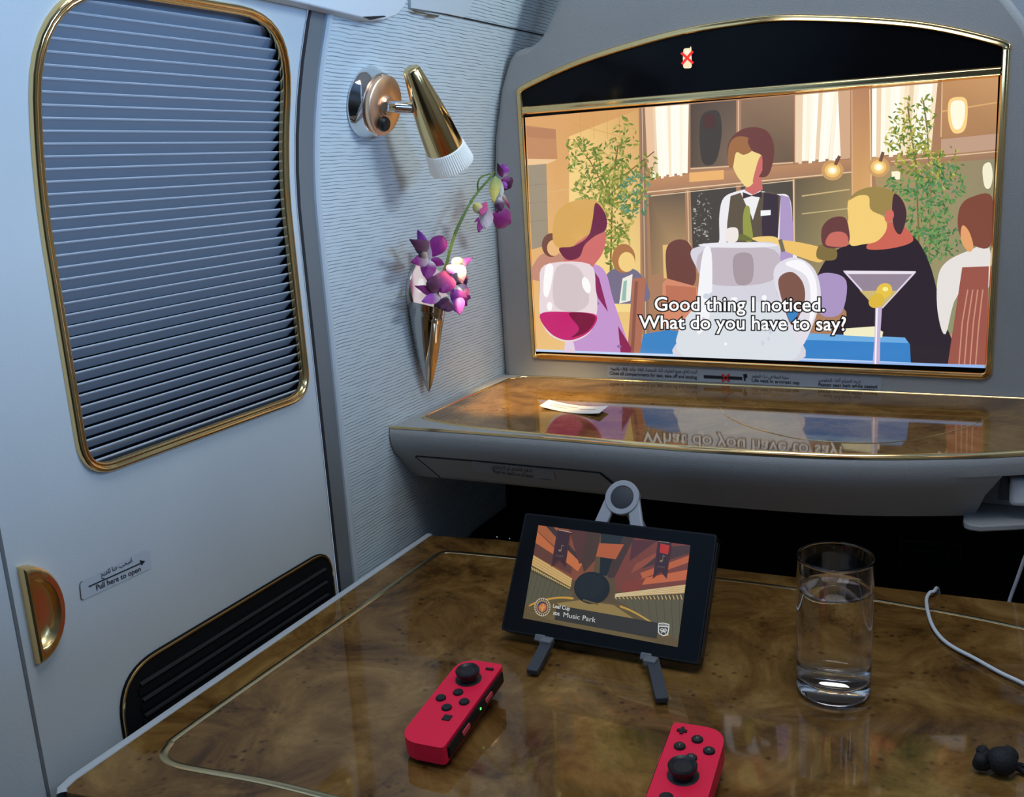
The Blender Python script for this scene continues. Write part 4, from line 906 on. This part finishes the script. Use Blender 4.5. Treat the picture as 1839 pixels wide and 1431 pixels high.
gp_([(.41, 0), (.56, 0), (.54, .10), (.42, .10)], (40, 46, 46)); gp_([(.41, .10), (.57, .08), (.53, .24), (.40, .24)], (206, 106, 56)); gp_([(.43, .24), (.51, .24), (.49, .42), (.44, .42)], (26, 30, 30))
gp_([(.63, 0), (1, 0), (1, .40), (.56, .56), (.54, .42)], (138, 70, 52)); gp_([(.62, .02), (.78, 0), (.62, .24)], (96, 48, 48)); gp_([(.66, .26), (.80, .10), (.80, .17), (.64, .36)], (170, 88, 60)); gp_([(.70, .34), (1, .10), (1, .17), (.72, .39)], (216, 112, 62)); gp_([(.70, .40), (1, .24), (1, .34), (.66, .48)], (226, 118, 66)); gp_([(.60, .46), (.74, .38), (.70, .54), (.60, .58)], (150, 66, 46)); gp_([(.86, .04), (1, .0), (1, .08), (.70, .30)], (84, 56, 52))
# balustrades, floor and lane lines
gp_([(0, .32), (.27, .50), (.27, .60), (0, .44)], (226, 176, 96)); gp_([(.56, .585), (1, .385), (1, .47), (.56, .62)], (232, 190, 120))
for k in range(4):
    G.line(gq(0, .335+k*.028), gq(.27, .515+k*.022), 1, (250, 226, 160)); G.line(gq(.56, .588+k*.009), gq(1, .395+k*.02), 1, (252, 236, 190))
gp_([(0, .43), (.27, .595), (.27, .63), (0, .50)], (92, 78, 48)); gp_([(.56, .62), (1, .475), (1, .535), (.56, .64)], (96, 84, 54))
for k in range(18):
    u = .27*k/18; G.line(gq(u, .445+.165*k/18), gq(u+.012, .48+.14*k/18), 2, (226, 196, 120)); u = .56+.44*k/18; G.line(gq(u, .622-.14*k/18), gq(u+.014, .635-.105*k/18), 2, (220, 190, 126))
gp_([(0, .50), (.29, .64), (.29, .70), (0, .84)], (104, 98, 70)); gp_([(.56, .64), (1, .54), (1, .94), (.72, .74)], (108, 100, 70)); gp_([(0, .84), (.28, .70), (.60, .68), (1, .94), (1, 1), (0, 1)], (112, 92, 48)); gp_([(.20, .78), (.34, .71), (.56, .70), (.70, .80), (.50, .88), (.25, .86)], (170, 142, 76)); gp_([(.02, .92), (.30, .90), (.60, .93), (.90, 1), (.3, 1)], (124, 104, 58))
for k in range(8):
    G.line(gq(.06*k/2+.02, .50+.5*.06*k/2), gq(.06*k/2, .80-.3*.06*k/2), .8, (84, 78, 56)); G.line(gq(.62+.05*k, .64-.03*k*.6), gq(.66+.05*k, .72+.03*k), .8, (86, 78, 56))
for k in range(26):
    t = k/26; G.line(gq(.30-.27*t, .695+.15*t*t+.0*t), gq(.285-.27*t, .715+.16*t*t), 2.2, (232, 176, 64)); G.line(gq(.60+.33*t, .695+.20*t**1.4), gq(.615+.33*t, .715+.20*t**1.4), 2.6, (226, 178, 76))
# the big dark round shape in mid-track is kept plain
x_, y_ = gq(.405, .565); G.ell(x_, y_, 32, 29, (22, 24, 24), .1, 32); G.ell(x_-4, y_-3, 25, 22, (30, 32, 31), .1, 28); G.line(gq(.36, .70), gq(.46, .72), 3, (120, 98, 54))
for u in (.17, .83):
    v0 = .02 if u < .5 else -.02; gp_([(u-.045, v0), (u+.045, v0+.01), (u+.045, v0+.38), (u, v0+.32), (u-.045, v0+.40)], (84, 40, 44)); gp_([(u-.038, v0+.01), (u+.038, v0+.02), (u+.038, v0+.35), (u, v0+.30), (u-.038, v0+.36)], (66, 34, 40))
    a_ = gq(u, v0+.20); G.ell(a_[0]-2, a_[1]+2, 2.6, 2, (150, 134, 110)); G.line((a_[0]+.5, a_[1]+2), (a_[0]+1.5, a_[1]-8), 1, (150, 134, 110)); G.line((a_[0]+1.5, a_[1]-8), (a_[0]+5, a_[1]-6), 1.2, (150, 134, 110)); a_ = gq(u, v0+.27)
    G.text('PARK', [(a_[0]-7, a_[1]-2.5), (a_[0]+7, a_[1]-.8), (a_[0]+7, a_[1]+2.4), (a_[0]-7, a_[1]+.8)], (128, 104, 90))
gp_([(.805, .02), (.865, .03), (.862, .12), (.806, .11)], (214, 52, 36)); G.line(gq(.79, .0), gq(.86, -.0), 1.2, (226, 210, 190)); G.line(gq(.135, .02), gq(.22, .03), 1, (230, 210, 180))
# caption strip, badges
gp_([(.20, .80), (.86, .80), (.86, .955), (.20, .955)], (58, 52, 40))
for s_, q, bdl in (('Leaf Cup', [(993.6, 1084.4), (1023.6, 1089.2), (1023.2, 1096.2), (993, 1091)], .02), ('3DS', [(993.4, 1098.4), (1005, 1100.4), (1004.8, 1105.4), (993, 1103.2)], .03), ('Music Park', [(1012.6, 1098.8), (1070.4, 1108.6), (1069.2, 1117.6), (1011.6, 1107.4)], 0.0)): G.text(s_, q, (245, 244, 238), bold=bdl)
cx_, cy_ = 974, 1090
G.ell(cx_, cy_, 14.5, 16.5, (240, 222, 186)); G.ell(cx_, cy_, 13.6, 15.4, (70, 56, 44))
for k in range(22): a_ = 2*pi*k/22; G.line((cx_+11.2*cos(a_), cy_+12.8*sin(a_)), (cx_+13.4*cos(a_), cy_+15.2*sin(a_)), 1.4, (246, 228, 180))
G.ell(cx_, cy_, 10.6, 12, (226, 186, 96)); G.ell(cx_, cy_, 9.2, 10.6, (64, 66, 104)); G.smooth([(cx_, cy_-7), (cx_+7, cy_-3), (cx_+6, cy_+4), (cx_+2, cy_+8), (cx_-4, cy_+7), (cx_-7, cy_)], (236, 128, 46)); G.line((cx_-1, cy_+9), (cx_+2, cy_-5), 1.2, (250, 206, 120)); G.line((cx_, cy_+3), (cx_+5, cy_-1), 1, (250, 206, 120)); G.line((cx_, cy_+3), (cx_-4, cy_-1), 1, (250, 206, 120))
sh = lambda pts, c: G.poly([(1181+x*.32, 1118+y*.32) for x, y in pts], c)
sh([(4, 2), (34, 0), (66, 8), (66, 30), (60, 60), (50, 72), (32, 76), (12, 66), (2, 54), (2, 26)], (246, 246, 240)); sh([(8, 7), (34, 5), (61, 12), (61, 20), (8, 16)], (58, 54, 46)); sh([(8, 22), (60, 27), (54, 58), (46, 66), (32, 70), (16, 62), (8, 52)], (70, 66, 56))
for ex, ey in ((24, 40), (42, 42)): G.ell(1181+ex*.32, 1118+ey*.32, 3.0, 3.2, (236, 236, 230)); G.ell(1181+ex*.32, 1118+ey*.32, 1.7, 1.9, (70, 66, 56))
G.line((1187, 1137), (1196, 1130), 1.1, (240, 240, 235)); G.line((1187, 1131), (1196, 1137), 1.1, (240, 240, 235)); G.line((1186, 1121.5), (1199, 1122.6), 1.2, (240, 240, 235))
G.mb.build('display', M['game'], tab, smooth=False, color=True)['label'] = 'lit display with an indoor race course and its title'

stand = thing('tablet_stand', loc((xa+xb)/2, -.03, -.03), 'silver grey folding stand with a round hinge, propping up the black game tablet', 'stand')
HN = -.0150
hc = cpx(1117, 893, HN)
uh, sh_ = (hc-CP).dot(UX), (hc-CP).dot(SL)
MB().lathe(hc, CN, [(-.0075, 0), (-.0075, .0140), (-.006, .0152), (0, .0156), (.0006, .0150), (.0006, .0108), (0, .0104)], 48).build('hinge_ring', M['standgrey'], stand, angle=40)
MB().lathe(hc, CN, [(-.002, .0104), (.0000, .0102), (.0004, .0096), (.0002, 0)], 40).build('hinge_button', M['rubber'], stand)['label'] = 'round dark grey rubber button'
for (fx, fy), (tx, ty) in (((985, 1146), (955, 1203)), ((1172, 1181), (1189, 1253))):
    side = -1 if fx < 1080 else 1
    ft = cpx(fx, fy, HN); uf, sf = (ft-CP).dot(UX), max((ft-CP).dot(SL), .004)
    a0 = Vector((uh+side*.0095, sh_)); a1 = Vector((uf, sf)); dd = (a1-a0).normalized(); nn_ = Vector((-dd.y, dd.x))*.0058
    pa = [a0+nn_, a0-nn_, a1-nn_, a1+nn_]
    am = MB().prism([loc(p.x, p.y, HN-.0062) for p in pa], CN*.0055)
    am.build('arm', M['standgrey'], stand, bevel=.0015)
    up = at_y(fx, fy, .6740); tp_ = at_z(tx, ty, TZ+.0064)
    d_ = (tp_-up); pv = d_.cross(Vector((0, 0, 1))).normalized(); nv = pv.cross(d_).normalized()
    MB().prism([up+pv*.0050, up-pv*.0050, tp_-pv*.0048, tp_+pv*.0048], -nv*.0050 if nv.z > 0 else nv*.0050).build('foot', M['rubber'], stand, bevel=.001)
    hk = MB(); h0 = up-d_*.02
    hk.box(h0+Vector((0, -.0045, -.0015)), (.0105, .009, .0055)); hk.box(loc(uf, s0-.0015, .0034), (.0095, .0060, .0022), 0, Matrix((UX, SL, CN)).transposed())
    hk.build('hook', mat('hook_grey', (.17, .18, .20), .45), stand, bevel=.0012)
bk = hc-CN*.006
MB().prism([bk+UX*.006, bk-UX*.006, Vector((hc.x-.006, .862, TZ+.001)), Vector((hc.x+.006, .862, TZ+.001))], Vector((0, .004, .003))).build('rear_strut', M['standgrey'], stand, bevel=.001)

# ---------------------------------------------------------------- red controllers
def controller(name, label, left, corner, V, width=.0360, length=.103):
    V = V.normalized(); U = Vector((cos(-.06), sin(-.06), 0)); U = (U-V*U.dot(V)).normalized(); W_ = U.cross(V)
    corner = Vector(corner); org = corner-U*(width/2 if left else -width/2) if True else corner   # top centre of the face
    f = lambda u, s_, n_=0.: org+U*u-V*s_+W_*n_
    w2 = width/2; sg = 1 if left else -1                     # rail on +u for the left unit
    if left: out_ = fillet([(w2, 0), (w2, length), (-w2, length), (-w2, 0)], [.0035, .0035, .0170, .0165], 10)
    else: out_ = fillet([(-w2, 0), (-w2, length), (w2, length), (w2, 0)], [.0030, .0035, .0170, .0165], 10)
    T_ = .0139
    root = thing(name, f(0, length/2, -T_), label, 'game controller', 'red game controllers')
    MB().prism([f(p.x, p.y, 0) for p in out_], -W_*T_).build('shell', M['red'], root, bevel=.0032)
    rr = MB(); u0 = sg*(w2-.0006)
    rr.prism([f(u0, .005, -.0028), f(u0, length-.005, -.0028), f(u0, length-.005, -.0118), f(u0, .005, -.0118)], U*(sg*.0022))
    rail = rr.build('rail', M['console'], root, bevel=.0008)
    for s_ in (.033, .072):
        q = fillet([(s_-.0058, -.0048), (s_+.0058, -.0048), (s_+.0058, -.0086), (s_-.0058, -.0086)], .0018, 5)
        MB().prism([f(sg*(w2+.0012), p.x, p.y) for p in q], U*(sg*.0012)).build('shoulder_button', M['redb'], rail, bevel=.0003)
    ld = MB()
    for k in range(1): ld.box(f(sg*(w2+.0017), .0475, -.0066), (.0006, .0012, .0016))
    ld.build('indicator_light', M['led'], rail)
    # trigger bump below the far end
    tg = fillet([(-w2*.92, .0), (w2*.80, .0), (w2*.6, .016), (-w2*.6, .022)], .006, 6)
    MB().prism([f(p.x, p.y+.002, -T_+.001) for p in tg], -W_*.0085).build('trigger', M['blackm'], root, bevel=.002)
    su, ss = (.0, .0245) if left else (-.0005, .0510)
    sb = f(su, ss)
    stk = MB().lathe(sb, W_, [(-.001, .0098), (.0002, .0100), (.0006, .0088), (.0012, .0064), (.0042, .0058), (.0050, .0072), (.0058, .0090), (.0078, .0092), (.0088, .0084), (.0080, .0066), (.0072, .0058), (.0070, 0)], 40)
    stk.build('thumb_stick', M['blackm'], root, angle=40)
    bu, bs_ = (.0, .0520) if left else (.0010, .0245)
    for du, ds in ((-.0095, 0), (.0095, 0), (0, -.0095), (0, .0095)):
        MB().lathe(f(bu+du, bs_+ds), W_, [(-.001, .0040), (.0010, .0038), (.0016, .0032), (.0018, 0)], 24).build('button', M['blackm'], root, angle=40)
    if left:
        MB().box(f(.0105, .0090, .0004), (.0062, .0021, .0014), 0, Matrix((U, V, W_)).transposed()).build('minus_button', M['blackm'], root)
        MB().box(f(.0055, .0720, .0002), (.0062, .0062, .0014), 0, Matrix((U, V, W_)).transposed()).build('capture_button', M['blackm'], root, bevel=.0006)
    else:
        R_ = Matrix((U, V, W_)).transposed()
        MB().box(f(-.0105, .0085, .0004), (.0066, .0022, .0014), 0, R_).box(f(-.0105, .0085, .0004), (.0022, .0066, .0015), 0, R_).build('plus_button', M['blackm'], root)
        hb = MB().lathe(f(-.0060, .0730), W_, [(-.001, .0046), (.0006, .0044), (.0008, .0036), (.0005, 0)], 28); hb.build('home_button', M['blackm'], root, angle=40)
        lt = MB(); pin = lambda c, r: lambda x, y: f(c[0]+x, c[1]+y, .00185)
        for (du, ds), ch in zip(((0, -.0095), (.0095, 0), (0, .0095), (-.0095, 0)), 'XABY'):
            lettering(lt, ch, [(-.0012, -.0014), (.0012, -.0014), (.0012, .0014), (-.0012, .0014)], pin((bu+du, bs_+ds), 0), 0)
        lt.build('button_letters', mat('grey_letter', (.25, .25, .26), .5), root, smooth=False, weld=False)
    return root
controller('game_controller', 'red game controller with its thumb stick at the far end, lying nearest the black tablet', True, at_z(904, 1193, EYE-.3690), Vector((-.055, .99, .085)))
controller('game_controller', 'red game controller at the bottom edge, its plus button at the far end', False, at_z(1210, 1296, EYE-.3690), Vector((-.075, .99, .085)))

# ---------------------------------------------------------------- glass of water
gc = at_z(1496, 1241, TZ); gc.z = TZ+.0004
GR, GH = .0272, .1085
glass = MB().lathe(gc, (0, 0, 1), [(0, 0), (0, .0215), (.0008, .0245), (.0030, .0262), (.006, .02645), (.008, .02655), (.010, .0266), (.012, .02662), (.05, .0269), (GH-.006, .02716), (GH-.003, .02718), (GH-.0014, GR), (GH-.0004, GR-.0003), (GH, GR-.00065), (GH-.0004, GR-.0010), (GH-.0014, GR-.0013), (GH-.003, .02588), (GH-.006, .02586), (.05, .0255), (.020, .02525), (.018, .02522), (.016, .0250), (.014, .0245), (.0125, .0236), (.0118, .0220), (.0112, .018), (.0109, .009), (.0108, 0)], 72).build('drinking_glass', M['glass'], angle=50)
tag(glass, 'straight clear drinking glass on the burl table right of the tablet', 'glass')
wl_ = at_y(1495, 1054, gc.y).z-gc.z
water = MB().lathe(gc, (0, 0, 1), [(.01070, 0), (.01078, .009), (.0111, .0181), (.0117, .0221), (.0124, .0237), (.0139, .0246), (.0159, .02515), (.0180, .02536), (.0200, .02540), (.05, .02565), (wl_-.004, .02592), (wl_-.002, .02594), (wl_, .02596), (wl_-.0002, .0256), (wl_-.0006, .0248), (wl_-.0008, .0238), (wl_-.0008, .020), (wl_-.0008, 0)], 72).build('water', M['water'], angle=50)
tag(water, 'clear water filling most of the drinking glass', 'water')

# ---------------------------------------------------------------- charger, cable, cord toggle
pc = at_y(1842, 884, .9180)
plug = thing('charger_plug', (pc.x, pc.y+.03, pc.z-.012), 'white charger plug in the socket recess at the right end of the shelf', 'charger')
MB().box(pc+Vector((0, .012, 0)), (.0250, .032, .0250)).build('adapter', M['white'], plug, bevel=.004)
MB().box(pc+Vector((.006, -.006, -.002)), (.009, .012, .005)).build('connector', M['white'], plug, bevel=.0015)
cb = [pc+Vector((.006, -.012, -.002)), at_y(1860, 930, .897), at_y(1853, 970, .905), at_y(1839, 1005, .913), at_y(1826, 1042, .918), at_y(1814, 1075, .921), at_y(1800, 1120, .921), at_y(1770, 1160, .921), at_y(1730, 1150, .920), at_y(1700, 1110, .917), at_y(1688, 1076, .912), Vector((at_z(1682, 1064, TZ).x, .9030, TZ+.0016)), at_z(1677, 1062, TZ+.0048), at_z(1670, 1064, TZ+.0044),
      at_z(1664, 1076, TZ+.0030)]+[at_z(x, y, TZ+.0025) for x, y in ((1666, 1096), (1674, 1122), (1690, 1145), (1712, 1162), (1750, 1182), (1795, 1207), (1839, 1228), (1900, 1262), (1980, 1300), (2080, 1345), (2200, 1440), (2330, 1560))]
co = MB().tube(catmull(cb, 6), .00155, 10).build('charging_cable', M['cable'], angle=60)
tag(co, 'thin white cable curving over the far edge of the burl table', 'cable')
tc_ = at_z(1793, 1368, TZ+.008)
tg = thing('cord_toggle', (tc_.x, tc_.y, TZ), 'small black cord toggle with its cords at the right end of the table', 'cord toggle')
MB().sphere(tc_+Vector((.0020, 0, .0012)), .0092, 12, 0, (1, 1, .95)).sphere(tc_+Vector((.0055, .003, .004)), .0060, 10).build('stopper', M['cord'], tg)
kn = MB()
for k in range(7): kn.sphere(tc_+Vector((-.0100+random.uniform(-.0035, .002), random.uniform(-.005, .005), random.uniform(-.003, .003))), random.uniform(.0032, .0050), 8)
kn.build('cord_ends', M['cord'], tg)
for k in (0, 1):
    MB().tube(catmull([tc_+Vector((.008, 0, 0)), at_z(1822, 1372+k*4, TZ+.005), at_z(1845, 1378+k*12, TZ+.0022), at_z(1900, 1400+k*30, TZ+.0022)], 6), .0019, 8).build('cord', M['cord'], tg)
